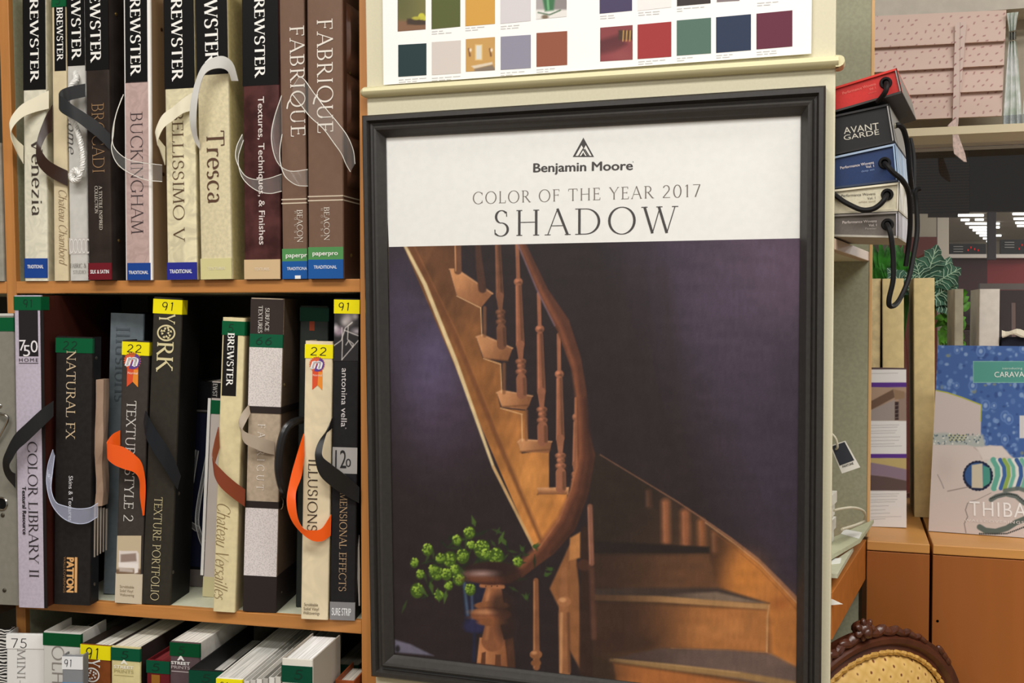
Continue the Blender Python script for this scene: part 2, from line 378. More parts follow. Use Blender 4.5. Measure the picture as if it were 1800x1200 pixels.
def print_sheet(name, P00, P10, P11, P01, nx, ny, fn, parent, fr=None, rough=.5, spec=.3, th=0.0004, back=None):
    """printed sheet spanned by four corners (bottom-left, bottom-right, top-right, top-left) of the frame fr; fn(Paint-ready X, Y) -> colours"""
    u = np.linspace(0, 1, nx + 1); v = np.linspace(0, 1, ny + 1); U, V = np.meshgrid(u, v)
    q4 = [np.array(p) for p in (P00, P10, P11, P01)]
    L = (q4[0] * ((1 - U) * (1 - V))[..., None] + q4[1] * (U * (1 - V))[..., None] + q4[2] * (U * V)[..., None] + q4[3] * ((1 - U) * V)[..., None])
    W = L if fr is None else (np.array(fr.o) + L[..., 0:1] * np.array(fr.ex) + L[..., 1:2] * np.array(fr.ey) + L[..., 2:3] * np.array(fr.ez))
    X, Y = proj(W)
    c = np.clip(fn(X, Y), 0, 255) / 255.0
    c = np.where(c <= .04045, c / 12.92, ((c + .055) / 1.055) ** 2.4)
    c = np.minimum(c, .9)
    n = (nx + 1) * (ny + 1); idx = np.arange(n).reshape(ny + 1, nx + 1)
    faces = np.stack([idx[:-1, :-1], idx[:-1, 1:], idx[1:, 1:], idx[1:, :-1]], -1).reshape(-1, 4)
    me = bpy.data.meshes.new(name); me.from_pydata(L.reshape(-1, 3).tolist(), [], faces.tolist()); me.update()
    at = me.color_attributes.new('Print', 'FLOAT_COLOR', 'POINT')
    at.data.foreach_set('color', np.concatenate([c.reshape(-1, 3), np.ones((n, 1))], 1).astype(np.float32).ravel())
    me.materials.append(mat_print(rough, spec))
    ob = bpy.data.objects.new(name, me); COL.objects.link(ob)
    if parent is not None: ob.parent = parent
    return ob

# ------------------------------------------------------------------ the setting
D = 1.55                                       # front face of the cream end panel
XA = (1, 0, 0)
W0 = Fr((0, 0, 0), (1, 0, 0), (0, 1, 0), (0, 0, 1))
WOOD = mat((190, 128, 74), .42, 'wood', 55, .07, bump=.02)
WOODH = mat((190, 128, 74), .42, 'wood', 55, -.07, bump=.02)
CREAM = mat((214, 207, 178), .6, 'noise', 260, .012)
SAGE = mat((160, 160, 134), .6, 'noise', 180, .04)
LAM = mat((214, 215, 190), .5, 'noise', 120, .02)
fl = MB().box((-4, -5, -.05), (5, 2.62, 0)).build('floor', mat((140, 120, 98), .5, 'noise', 12, .08)); tag(fl, kind='structure')
ce = MB().box((-4, -5, CEIL), (5, 2.62, CEIL + .05)).build('ceiling', mat((225, 222, 212), .8)); tag(ce, kind='structure')

def poly_plate(name, pts, ydir, th, m, parent=None):
    """flat plate from a planar outline, thickened along ydir"""
    return MB().prism(pts, Vector(ydir) * th).build(name, m, parent)

# ------------------------------------------------------------------ bookcase (its own frame, turned 3.5 degrees from the end panel)
BO = hit(633, 545, (0, D + .012, 0), (0, 1, 0)); BO.z = 0
BF = frame_xz(BO, math.radians(3.5))
Z1, Z2, Z3 = 1.5495, 1.0055, .487             # shelf tops
DEP = .40
bc = empty('bookcase', BF, 'tall wooden bookcase of sample books left of the cream panel', 'bookcase')
def lx(z): return -.6377 + (2.0286 - z) * .0172
def divider(name, x0t, x0b, w, parent):
    mb = MB(); zt, zb = 2.15, 0.0
    def bx(y0, y1, a, b):
        return mb.hexa([(x0b + a, y0, zb), (x0b + b, y0, zb), (x0b + b, y1, zb), (x0b + a, y1, zb), (x0t + a, y0, zt), (x0t + b, y0, zt), (x0t + b, y1, zt), (x0t + a, y1, zt)])
    bx(.012, DEP, 0, w)
    o = mb.build(name, SAGE, parent)
    mb = MB(); bx(0, .0121, 0, w); e = mb.build('edge_band', WOOD, o, bevel=.0012)
    return o
divider('side_panel', lx(2.15) - .019, lx(0) - .019, .019, bc)
divider('side_panel', 0, 0, .029, bc)
def shelf(z, th, x0, x1, parent):
    o = MB().box((x0, .012, z - th), (x1, DEP, z)).build('shelf', LAM, parent)
    MB().box((x0, 0, z - th), (x1, .0121, z)).build('edge_band', WOODH, o, bevel=.0012)
    return o
shelf(Z1, .021, lx(Z1), 0, bc); shelf(Z2, .0215, lx(Z2), 0, bc); shelf(Z3, .0215, lx(Z3), 0, bc); shelf(2.13, .02, lx(2.13), 0, bc)
for z in (Z1, Z3): shelf(z, .021, -1.25, lx(z) - .019, bc)
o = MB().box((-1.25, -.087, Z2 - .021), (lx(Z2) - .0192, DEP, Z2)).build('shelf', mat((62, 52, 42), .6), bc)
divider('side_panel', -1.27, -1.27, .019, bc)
MB().box((-1.25, DEP, 0), (.029, DEP + .006, 2.15)).build('back_panel', mat((70, 66, 58), .7), bc)  # dark colour stands in for the shade behind the books

# ------------------------------------------------------------------ display unit with the cream end panel
DU = empty('display_unit', Fr((-.3, D, 0), (1, 0, 0), (0, 1, 0), (0, 0, 1)), 'cream display unit end carrying the poster, with open shelves on its right', 'display unit')
DF = Fr((-.3, D, 0), (1, 0, 0), (0, 1, 0), (0, 0, 1))
def dl(p): return DF.loc(p)
XR = -.0165
xl_t = atY(642, 0, D).x; zt0 = atY(642, 0, D).z; xl_b = atY(660, 1200, D).x; zb0 = atY(660, 1200, D).z
def pxl(z): return xl_t + (zt0 - z) * (xl_b - xl_t) / (zt0 - zb0)
mb = MB(); P4 = [(pxl(0), D, 0), (XR, D, 0), (XR, D, 2.2), (pxl(2.2), D, 2.2)]
mb.prism([dl(p) for p in P4], (0, .011, 0)); mb.build('end_panel', CREAM, DU, bevel=.002)
e2 = Vector((math.sin(math.radians(7.68)), math.cos(math.radians(7.68)), 0)); n2 = Vector((e2.y, -e2.x, 0))
PE = Vector((XR, D, 0))
def onside(x, y, off=0.0): return hit(x, y, PE + n2 * off, n2)     # point on the open right side of the unit
FARP = onside(1527, 545); YF = FARP.y; XF = FARP.x
ZCAB = .0
cabF = 1.932
czp = atY(1640, 957, cabF); ZCAB = czp.z                            # height of the low cabinets
mb = MB(); far_pts = [(-.42, YF, 0), (XF - .012, YF, 0), (XF - .012, YF, ZCAB + .004), (XF, YF, ZCAB + .004), (XF, YF, 2.2), (-.42, YF, 2.2)]
mb.prism([dl(p) for p in far_pts], (0, .016, 0)); fp = mb.build('far_panel', SAGE, DU)
MB().box(dl((XF, YF - .001, ZCAB + .004)), dl((XF + .0055, YF + .017, 2.2))).build('edge_band', mat((222, 178, 122), .45), fp, bevel=.001)
MB().box(dl((-.425, D + .0115, 0)), dl((-.4105, YF + .016, 2.2))).build('back_panel', SAGE, DU)
def side_shelf(zt_, zb_, m, y1, eb, over=0.0):
    a = PE + n2 * over + e2 * .014; b = PE + n2 * over + e2 * ((y1 - D) / e2.y)
    o = MB().prism([dl(Vector((p[0], p[1], zb_))) for p in ((-.41, a.y), (a.x - .013, a.y), (b.x - .013, b.y), (-.41, b.y))], (0, 0, zt_ - zb_)).build('side_shelf', m, DU)
    MB().prism([dl(Vector((p[0], p[1], zb_))) for p in ((a.x - .0131, a.y), (a.x, a.y), (b.x, b.y), (b.x - .0131, b.y))], (0, 0, zt_ - zb_)).build('edge_band', eb, o, bevel=.001)
    return o
za_t = onside(1492, 423.4).z - .004; za_b = onside(1492, 446.7).z
side_shelf(za_t, za_b, LAM, YF - .0005, mat((196, 172, 150), .5))
zb_t = onside(1490, 999.8).z; zb_b = onside(1490, 1075).z
side_shelf(zb_t, zb_b, mat((196, 130, 70), .45, 'wood', 40, -.05), YF - .0005, mat((184, 112, 52), .45, 'wood', 40, -.05))
print('shelf A', za_t, za_b, 'B', zb_t, zb_b, 'cab', ZCAB, 'far', YF, XF)

# picture ledge across the end panel: rounded nose with a returned end
ztr = 1.8385
LX0, LX1 = -.7228, XR + .004
prof = [(0, -.0085), (.006, -.0085), (.011, -.006), (.0135, -.001), (.012, .004), (.008, .0065), (0, .0075)]
R = [[dl((x, D - a, ztr + b)) for a, b in prof] for x in (LX0 + .006, LX1)]
R.insert(0, [dl((LX0, D - a * .55, ztr + b * .6)) for a, b in prof])
led = MB().rings(R).build('picture_ledge', mat((219, 211, 168), .5), DU, smooth=True)
R = [[dl((XR + a * .9, y, ztr + b)) for a, b in prof] for y in (D - .010, D + .016, D + .022)]
MB().rings(R).build('ledge_return', mat((219, 211, 168), .5), led, smooth=True)

# ------------------------------------------------------------------ framed poster
PF = Fr((-.36, D - .0004, .93), (1, 0, 0), (0, 1, 0), (0, 0, 1))
ps = empty('framed_poster', PF, 'large charcoal-framed poster of a curved wooden staircase under a white text header', 'poster')
FRM = mat((56, 53, 50), .36, 'noise', 150, .06, spec=.55)
outer = [Vector((-.7155, 0, 1.7995)), Vector((-.0289, 0, 1.8039)), Vector((-.0285, 0, .921)), Vector((-.7035, 0, .929))]
inner = [Vector((-.6812, 0, 1.7663)), Vector((-.0617, 0, 1.7674)), Vector((-.0622, 0, .9545)), Vector((-.6700, 0, .9625))]
pf = [(0, .0), (0, .017), (.08, .0205), (.26, .0205), (.36, .013), (.47, .012), (.53, .018), (.60, .0195), (.70, .0185), (.90, .010), (1.0, .006), (1.0, 0)]
for i in range(4):
    j = (i + 1) % 4; R = []
    for a, b in ((outer[i], inner[i]), (outer[j], inner[j])):
        R.append([PF.loc(a + (b - a) * tt + Vector((0, D - h - .0004, 0))) for tt, h in pf])
    MB().rings(R).build('frame_rail', FRM, ps)
PY = -.0030                                     # the sheet, 3 mm in front of the panel
def pp(x, y, yl=PY): return PF.px(x, y, yl)
bl_, br_ = pp(687.8, 433.8), pp(1405.6, 418.7)
sl = (br_.z - bl_.z) / (br_.x - bl_.x)
tl_, tr_ = PF.loc(inner[0] + Vector((0, D, 0))), PF.loc(inner[1] + Vector((0, D, 0)))
lb_, rb_ = PF.loc(inner[3] + Vector((0, D, 0))), PF.loc(inner[2] + Vector((0, D, 0)))
e_ = .004
tl = Vector((tl_.x - e_, PY, tl_.z + e_)); tr = Vector((tr_.x + e_, PY, tr_.z + e_))
lb = Vector((lb_.x - e_, PY, lb_.z - e_)); rb = Vector((rb_.x + e_, PY, rb_.z - e_))
ml = Vector((bl_.x - e_, PY, bl_.z - sl * e_)); mr = Vector((br_.x + e_, PY, br_.z + sl * e_))
poly_plate('header_sheet', [tl, tr, mr, ml], (0, 1, 0), .001, mat((229, 228, 223), .5, 'noise', 90, .010), ps)
poly_plate('backing_board', [Vector((tl.x, -.0018, tl.z)), Vector((tr.x, -.0018, tr.z)), Vector((rb.x, -.0018, rb.z)), Vector((lb.x, -.0018, lb.z))], (0, 1, 0), .0017, mat((120, 110, 95)), ps)
INK = (78, 74, 72)
def panel_text(name, s, font, a, b, hpx, col, fr, yl, parent, **kw):
    A_, B_ = fr.px(*a, yl), fr.px(*b, yl); m = ((a[0] + b[0]) / 2, (a[1] + b[1]) / 2)
    h = (fr.px(m[0], m[1] - hpx / 2, yl) - fr.px(m[0], m[1] + hpx / 2, yl)).length
    xd = (B_ - A_).normalized(); yd = Vector((-xd.z, 0, xd.x))
    return lettering(name, s, font, (A_ + B_) / 2, xd, yd, (B_ - A_).length, h, col, parent, (0, -1, 0), **kw)
panel_text('maker_lettering', 'Benjamin Moore', 'sans', (938, 294.5), (1112, 290), 16.5, INK, PF, PY, ps, bold=.022)
panel_text('maker_lettering', 'R', 'sans', (1112.2, 284.6), (1114, 284.5), 2.2, INK, PF, PY, ps)
panel_text('headline_lettering', 'COLOR OF THE YEAR 2017', 'stroke', (831, 348.2), (1231, 334.6), 21.3, (112, 106, 100), PF, PY, ps, thick=.085, thin=.04, serif=.07, gap=.16)
panel_text('title_lettering', 'SHADOW', 'stroke', (867, 392.8), (1190, 385.5), 46, INK, PF, PY, ps, thick=.085, thin=.032, serif=.10, gap=.20)
def emblem_tri(pts, m, k):
    q_ = [pp(640 + a / 4.286, 180 + b / 4.286, PY - .0003 - .00012 * k) for a, b in pts]
    return q_
mb = MB()
for k, (cidx, pts) in enumerate([(0, [(1652, 265), (1732, 410), (1572, 410)]), (1, [(1593, 402), (1638, 322), (1655, 350), (1670, 322), (1714, 402)]),
        (0, [(1613, 402), (1650, 342), (1688, 402)]), (1, [(1624, 402), (1650, 360), (1676, 402)]), (0, [(1636, 402), (1651, 376), (1666, 402)]), (0, [(1658, 352), (1664, 348), (1699, 402), (1690, 402)])]):
    mb.cur = cidx; mb.add(emblem_tri(pts, None, k), [tuple(range(len(pts)))])
mb.build('emblem', [mat(INK), mat((232, 230, 223), .5)], ps)

def vnoise(X, Y, sx, sy, seed):
    """smooth value noise for printed texture"""
    rs = np.random.RandomState(seed); G = rs.rand(128, 128); u, v = X / sx, Y / sy
    i, j = np.floor(u).astype(int), np.floor(v).astype(int); f, h = u - i, v - j; f = f * f * (3 - 2 * f); h = h * h * (3 - 2 * h)
    q = lambda a, b: G[(i + a) % 128, (j + b) % 128]
    return (q(0, 0) * (1 - f) + q(1, 0) * f) * (1 - h) + (q(0, 1) * (1 - f) + q(1, 1) * f) * h
def paint_stairs(X, Y):
    p = Paint(X, Y, (42, 34, 35))
    p.glow(762, 650, 62, 120, (92, 82, 114), .9); p.glow(800, 730, 80, 90, (70, 54, 70), .55); p.glow(705, 540, 50, 120, (72, 62, 84), .7)
    # lit plum wall at the right beyond the slanting shade of the rail
    lit = sstep(-(X - (1110 + (Y - 430) * .40)), 70)
    p.mix(lit * .9, (62, 52, 66)); p.mix(lit * np.exp(-((X - 1390) / 150) ** 2 - ((Y - 470) / 110) ** 2), (90, 72, 90)); p.mix(lit * np.exp(-((X - 1270) / 90) ** 2 - ((Y - 560) / 120) ** 2) * .5, (74, 62, 80))
    p.mix(np.clip((Y - 700) / 300, 0, 1) * .35 * lit, (44, 36, 46))
    for x in (1090, 1125, 1165): p.line([(x, 480), (x + 40, 860)], 16, (48, 39, 38), 14, .5)
    # far wall stringer and steps
    curve = [(1035, 788), (1055, 799), (1134, 847), (1190, 881), (1235, 911), (1284, 945), (1332, 982), (1370, 1020), (1410, 1062)]
    p.grad(curve + [(1410, 1240), (1040, 1240)], (46, 36, 31), (104, 68, 42), (1090, 900), (1330, 1060), 2)
    p.grad([(1255, 935), (1284, 949), (1332, 986), (1370, 1024), (1410, 1066), (1410, 1180), (1355, 1150), (1348, 1066), (1270, 1036), (1240, 1000)], (70, 46, 32), (178, 112, 56), (1248, 985), (1310, 1000), 6)
    p.glow(1310, 1010, 36, 36, (186, 116, 50), .55); p.glow(1385, 1100, 24, 50, (168, 104, 52), .6); p.glow(1372, 1060, 16, 12, (150, 84, 40), .7)
    for x, y0, y1, w, c in ((1140, 864, 888, 7, (92, 60, 44)), (1170, 884, 950, 15, (150, 92, 60)), (1204, 902, 954, 16, (152, 92, 60)), (1233, 918, 957, 13, (144, 88, 54)), (1256, 938, 968, 8, (112, 72, 48))):
        p.line([(x, y0), (x + 1, y1)], w, c, 5, .85); p.line([(x - 3, y0), (x - 2, y1)], 3, tuple(v + 22 for v in c), 2.5, .5)
    p.line(curve[1:], [1.2, 1.6, 2, 2.5, 3, 4, 5, 6], (150, 104, 78), 1.2, .8)
    p.line([(1240, 918), (1290, 954), (1335, 990), (1375, 1032), (1406, 1065)], 1.8, (206, 156, 114), 1.2, .7)
    p.line([(1250, 932), (1290, 962), (1335, 1000), (1375, 1042), (1406, 1078)], 1.4, (120, 72, 40), 1.2, .6)
    p.poly([(1040, 950), (1247, 961), (1247, 972), (1040, 972)], (38, 30, 27), 2.5)
    p.grad([(1040, 974), (1245, 976), (1262, 1032), (1040, 1034)], (58, 41, 33), (96, 64, 44), (1050, 1000), (1220, 1010), 4)
    p.poly([(1045, 1034), (1262, 1033), (1352, 1060), (1220, 1054), (1045, 1048)], (62, 50, 45), 3); p.grad([(1120, 1046), (1260, 1040), (1345, 1060), (1220, 1055)], (62, 50, 45), (120, 100, 84), (1150, 1048), (1260, 1050), 2.5)
    p.grad([(1045, 1045), (1160, 1047), (1352, 1062), (1350, 1071), (1160, 1058), (1045, 1055)], (84, 60, 44), (168, 126, 82), (1050, 1050), (1230, 1060), 1.8)
    p.grad([(1045, 1058), (1350, 1072), (1347, 1145), (1160, 1138), (1045, 1150)], (62, 42, 33), (166, 106, 58), (1090, 1100), (1270, 1110), 3)
    p.glow(1265, 1108, 62, 20, (184, 122, 70), .5); p.glow(1120, 1130, 50, 20, (56, 39, 32), .6)
    p.line([(1352, 1064), (1349, 1082), (1348, 1145)], 3, (206, 156, 106), 1.5, .75); p.line([(1180, 1139), (1347, 1146), (1406, 1172)], 1.8, (176, 124, 82), 1.2, .65)
    p.grad([(1070, 1158), (1160, 1139), (1280, 1142), (1355, 1149), (1406, 1176), (1406, 1215), (1260, 1186)], (70, 55, 50), (104, 84, 76), (1080, 1160), (1280, 1160), 3)
    p.line([(1074, 1160), (1180, 1172), (1300, 1186), (1410, 1206)], [5, 10, 11, 13], (150, 116, 74), 2.4); p.line([(1080, 1158), (1180, 1168), (1300, 1182)], 2, (190, 152, 102), 1.4, .6)
    p.poly([(1078, 1165), (1180, 1180), (1410, 1216), (1410, 1240), (1090, 1240)], (168, 102, 54), 3); p.glow(1060, 1180, 40, 30, (48, 36, 30), .7)
    # outer string of the flight
    board = [(708, 430), (797, 430), (800, 475), (790, 475), (803, 520), (845, 541), (847, 590), (837, 592), (848, 628), (880, 638), (882, 688), (873, 690), (880, 717), (925, 722), (928, 773), (910, 777), (917, 797), (965, 790), (965, 858), (945, 858), (947, 868), (997, 868), (996, 890), (980, 925), (960, 950), (937, 962)]
    m = sstep(p.sd(board), 1.0); tt = np.clip((Y - 430) / 470, 0, 1)[..., None]
    cc = np.array((96, 62, 40)) * (1 - tt) + np.array((188, 122, 62)) * tt
    gr = (vnoise(X + Y * .45, Y, 9, 60, 3) - .5) * .16 + (vnoise(X, Y, 26, 34, 5) - .5) * .22
    p.c = p.c * (1 - m[..., None]) + cc * (1 + gr[..., None]) * m[..., None]
    p.mix(m * np.exp(-((X - 930) / 40) ** 2 - ((Y - 850) / 60) ** 2) * .55, (204, 140, 74)); p.mix(m * np.exp(-((X - 855) / 26) ** 2 - ((Y - 700) / 60) ** 2) * .45, (112, 70, 38)); p.mix(m * np.exp(-((X - 800) / 40) ** 2 - ((Y - 500) / 70) ** 2) * .5, (84, 54, 36))
    p.line([(722, 432), (800, 590), (882, 790), (953, 955)], [7, 8, 8, 6], (108, 66, 40), 2.2, .75); p.line([(728, 432), (806, 590), (888, 790), (957, 952)], 2, (150, 96, 56), 1.5, .5)
    p.line([(711, 430), (747, 500), (802, 637), (867, 820), (940, 965)], [5, 7, 7, 5, 4], (208, 184, 140), 1.2)
    p.line([(867, 820), (940, 965)], 4, (186, 140, 88), 1.2, .7)
    for pts in ([(790, 473), (803, 473), (866, 516), (845, 541), (803, 520)], [(837, 592), (848, 588), (901, 612), (893, 634), (850, 630)], [(873, 690), (882, 686), (936, 696), (930, 712), (925, 720), (882, 715)], [(910, 777), (915, 772), (970, 776), (967, 790), (965, 796), (915, 794)], [(945, 858), (999, 857), (998, 868), (945, 869)]):
        p.grad(pts, (196, 138, 92), (132, 86, 56), pts[0], pts[3], 1)
        p.line([pts[0], pts[1], pts[2]], 2.4, (206, 152, 108), 1, .8); p.line([pts[-1], pts[3]], 3, (92, 58, 36), 1.4, .6)
    for x0, y0, x1, y1 in ((845, 541, 847, 590), (880, 640, 882, 690), (917, 728, 918, 775), (803, 520, 845, 541), (850, 630, 880, 640), (880, 717, 918, 728)): p.line([(x0, y0), (x1, y1)], 1.6, (226, 182, 132), .8, .8)
    for x0, y0, y1 in ((852, 541, 590), (886, 640, 690), (925, 722, 772)): p.line([(x0, y0), (x0, y1)], 6, (126, 82, 52), 1.2, .7)
    # balusters
    p.line([(804, 430), (805, 476)], 13, (104, 68, 48), 1); p.line([(800, 430), (801, 476)], 2, (186, 134, 92), .8)
    p.line([(840, 430), (843, 470), (848, 508)], [9, 13, 14], (74, 49, 39), 1.5)
    def baluster(x0, yt, x1, ring, b0, v0, v1, bs, be, w, c):
        def xa(y): return x0 + (x1 - x0) * (y - yt) / (be - yt)
        cd_ = tuple(v * .66 for v in c); ch_ = tuple(min(255, v * 1.28) for v in c)
        p.line([(xa(yt), yt), (xa(b0), b0)], w * .45, c)
        if ring: p.ell(xa(ring), ring, w * .52, 7, c); p.ell(xa(ring) - 2, ring - 2, w * .26, 3, ch_, 1.2); p.ell(xa(ring) + 3, ring + 3, w * .25, 3, cd_, 2)
        p.line([(xa(b0), b0), (xa(v0), v0)], [w * .72, w], c); p.line([(xa(b0) + w * .2, b0), (xa(v0) + w * .28, v0)], w * .34, cd_, 1.2, .8); p.line([(xa(b0) - w * .22, b0), (xa(v0) - w * .3, v0)], 1.8, ch_, .8, .8)
        p.line([(xa(v0), v0), (xa(v0 + .45 * (v1 - v0)), v0 + .45 * (v1 - v0))], [w * .95, w * .5], c)
        for f_, k in ((.5, .62), (.64, .46), (.8, .62), (.95, .42)):
            yy = v0 + f_ * (v1 - v0); p.ell(xa(yy), yy + 4, w * k * .9, 3.5, cd_, 1.4); p.ell(xa(yy), yy, w * k, 5, c); p.ell(xa(yy) - 2.5, yy - 1, w * .2, 2.2, ch_, .9, .9); p.ell(xa(yy) + w * .35, yy + 1, w * .2, 3, cd_, 1.6, .8)
        p.line([(xa(bs), bs), (xa(be), be)], w * 1.2, c); p.line([(xa(bs) + w * .38, bs), (xa(be) + w * .38, be)], w * .4, cd_, 1.4, .8)
    baluster(875, 430, 882, 0, 432, 520, 576, 578, 606, 14, (112, 73, 53))
    baluster(909, 430, 917, 495, 503, 605, 664, 666, 692, 15, (138, 88, 64))
    baluster(947, 516, 954, 578, 588, 688, 750, 750, 775, 15, (142, 90, 66))
    baluster(982, 588, 986, 657, 666, 770, 830, 831, 858, 15, (144, 93, 68))
    baluster(1012, 700, 1011, 733, 742, 815, 850, 850, 870, 11, (136, 88, 64))
    # foreground balusters and the inner string
    p.poly([(966, 1034), (984, 1070), (992, 1100), (1000, 1140), (1022, 1180), (1018, 1030), (1010, 950), (1000, 960)], (138, 90, 56), 2)
    p.poly([(1002, 945), (1020, 935), (1020, 980), (1000, 985)], (178, 120, 70), 2)
    p.line([(942, 1020), (943, 1172)], [9, 12], (128, 82, 54), 1.2); p.line([(939, 1022), (939, 1172)], 2.5, (180, 126, 86), 1.2, .8); p.ell(942, 1150, 11, 8, (140, 90, 58)); p.ell(942, 1165, 9, 6, (132, 84, 52)); p.ell(939, 1147, 5, 3, (186, 130, 88), 1.2)
    p.line([(992, 1000), (990, 1080), (993, 1180)], [9, 17, 20], (146, 96, 62), 1.2); p.ell(992, 1057, 12, 9, (156, 104, 68)); p.ell(989, 1054, 6, 4, (196, 142, 98), 1.5); p.line([(987, 1078), (986, 1180)], 5, (194, 142, 98), 1.5, .8); p.line([(999, 1078), (1001, 1180)], 5, (96, 62, 42), 2, .8)
    p.line([(1029, 930), (1030, 1180)], [14, 24], (52, 36, 30), 2.5); p.ell(1027, 993, 13, 10, (74, 47, 37), 2)
    p.line([(1037, 890), (1040, 990)], 9, (130, 86, 68), 1.5); p.line([(1034, 892), (1037, 990)], 2, (176, 126, 100), 1, .6); p.line([(1040, 1000), (1044, 1120)], 9, (92, 60, 48), 2.5, .8)
    # handrail
    Lr = [(908, 425), (947, 517), (980, 583), (1005, 650), (1014, 700), (1014, 820), (1003, 860), (983, 913), (947, 963), (905, 997)]
    Rr = [(923, 425), (963, 508), (1000, 562), (1021, 627), (1031, 687), (1034, 753), (1046, 800), (1034, 867), (1011, 930), (973, 973), (917, 1015)]
    p.poly(Lr + Rr[::-1], (84, 50, 37), 1.5)
    p.line([(915, 430), (952, 514), (986, 578), (1009, 645), (1018, 720), (1020, 800), (1008, 860), (984, 913), (946, 964), (908, 1000)], [4, 6, 7, 7, 8, 9, 10, 11, 11], (134, 80, 54), 4, .8)
    p.line([(1030, 700), (1034, 760), (1040, 805), (1029, 868), (1006, 930), (970, 971)], [5, 8, 10, 10, 9, 7], (60, 38, 31), 3.5, .8)
    p.line([(1012, 700), (1014, 820), (1003, 862), (983, 913), (948, 962)], [2, 3, 3, 3], (172, 112, 74), 1.5, .6)
    p.line([(909, 426), (945, 512), (975, 572)], 2.2, (134, 116, 140), 1.5, .6)
    # flowers, vase, newel post
    rs = np.random.RandomState(4)
    for i in range(90):
        x, y = rs.normal(812, 46), rs.normal(988, 28); an = rs.uniform(0, 3.14); L = rs.uniform(6, 13)
        p.line([(x - L * math.cos(an), y - L * math.sin(an)), (x, y), (x + L * math.cos(an), y + L * math.sin(an))], [1, 5, 1], ((40, 54, 30), (54, 72, 36), (32, 44, 28))[i % 3], 1.4, .85)
    for x, y in ((918, 965), (960, 1010), (925, 1050), (910, 980), (968, 1000), (940, 960)):
        for j in range(4): p.line([(x, y), (x + rs.uniform(-12, 12), y + rs.uniform(-10, 12))], [6, 1], (62, 84, 40) if j % 2 else (46, 64, 34), 1.4, .85)
    p.poly([(812, 1020), (860, 1025), (858, 1115), (818, 1110)], (34, 34, 52), 2); p.line([(816, 1025), (822, 1080)], 5, (78, 98, 120), 2, .8); p.line([(829, 1040), (831, 1090)], 4, (84, 102, 128), 2, .7); p.ell(835, 1100, 20, 12, (44, 42, 72), 3); p.line([(834, 1115), (833, 1160)], 6, (36, 38, 58), 2)
    for x, y, r in ((215, 495, 28), (145, 565, 22), (175, 625, 22), (330, 545, 36), (370, 445, 25), (435, 405, 30), (400, 530, 34), (265, 620, 32), (315, 625, 28), (160, 710, 35), (275, 735, 24), (440, 705, 28), (500, 490, 42), (575, 530, 40), (380, 650, 30), (280, 540, 24), (690, 560, 25), (325, 685, 22), (445, 470, 20), (520, 520, 24), (245, 600, 24), (360, 600, 24)):
        x, y, r = 680 + x / 3, 800 + y / 3, r / 3
        p.ell(x, y + 1, r, r * 1.15, (62, 84, 28), 1.4)
        for i in range(26):
            a_, rr = rs.uniform(0, 6.28), math.sqrt(rs.uniform(0, .85)) * r; px_, py_ = x + rr * math.cos(a_) - .6, y + rr * math.sin(a_) - .8
            lightness = np.clip(.55 - .3 * (rr * math.cos(a_)) / r - .35 * (rr * math.sin(a_)) / r, 0, 1); cc_ = np.array((84, 116, 34)) * (1 - lightness) + np.array((178, 206, 80)) * lightness
            p.ell(px_, py_, 1.5, 1.4, cc_, .9, .9)
    for x, y, dx, dy in ((758, 1030, 3, 14), (770, 1042, 2, 16), (783, 1046, -2, 14), (742, 1036, 10, 12), (833, 918, -4, -12), (880, 948, 6, -14), (886, 952, -6, -10)): p.line([(x - dx * .5, y - dy * .5), (x, y), (x + dx, y + dy)], [2, 8, 1], (70, 94, 40), 1.2, .9)
    p.grad([(843, 1120), (888, 1124), (894, 1172), (838, 1165)], (186, 124, 82), (134, 84, 54), (840, 1140), (892, 1146), 1.2); p.poly([(888, 1124), (902, 1120), (906, 1174), (892, 1172)], (78, 50, 37), 1.5)
    p.poly([(847, 1147), (854, 1145), (853, 1168), (845, 1167)], (92, 56, 38), 1); p.poly([(871, 1150), (880, 1150), (881, 1172), (870, 1171)], (92, 56, 38), 1)
    p.line([(868, 1030), (866, 1060)], [26, 40], (146, 92, 60), 1.5); p.line([(860, 1030), (856, 1060)], 5, (190, 132, 90), 3, .7); p.line([(866, 1095), (866, 1125)], [26, 40], (132, 82, 54), 1.5); p.line([(858, 1098), (855, 1122)], 5, (178, 120, 80), 3, .7)
    p.ell(864, 1064, 30, 8, (140, 88, 56)); p.ell(862, 1080, 35, 14, (112, 66, 44), 1.2); p.ell(852, 1075, 22, 5, (190, 132, 92), 3, .8); p.ell(852, 1085, 24, 3, (148, 92, 60), 2, .7); p.ell(864, 1093, 25, 7, (130, 80, 50), 1.5)
    p.ell(882, 1062, 20, 22, (50, 34, 30), 8, .75); p.ell(891, 1100, 17, 26, (50, 34, 30), 8, .7)
    p.line([(846, 1029), (884, 1031)], 7, (166, 108, 72), 1.2)
    for x in (854, 864, 874): p.ell(x, 1030, 1.2, 1.2, (70, 44, 32), .6)
    p.ell(866, 1008, 49, 20, (72, 42, 34), 1.4); p.ell(864, 1000, 46, 13, (48, 33, 31), 2.5); p.ell(846, 1008, 20, 5, (196, 160, 150), 5, .75); p.ell(850, 1018, 34, 5, (120, 72, 50), 3, .7); p.ell(896, 1012, 20, 15, (48, 33, 30), 7, .7)
    p.poly([(694, 1124), (722, 1132), (762, 1152), (694, 1146)], (104, 100, 116), 2); p.ell(699, 1140, 4, 6, (40, 36, 40), 1.5)
    g_ = 1 + (vnoise(X, Y, 5, 14, 7) - .5) * .08 + (vnoise(X, Y, 30, 12, 8) - .5) * .10
    n = np.random.RandomState(9).normal(0, 1.5, X.shape)[..., None]
    return p.c * g_[..., None] + n
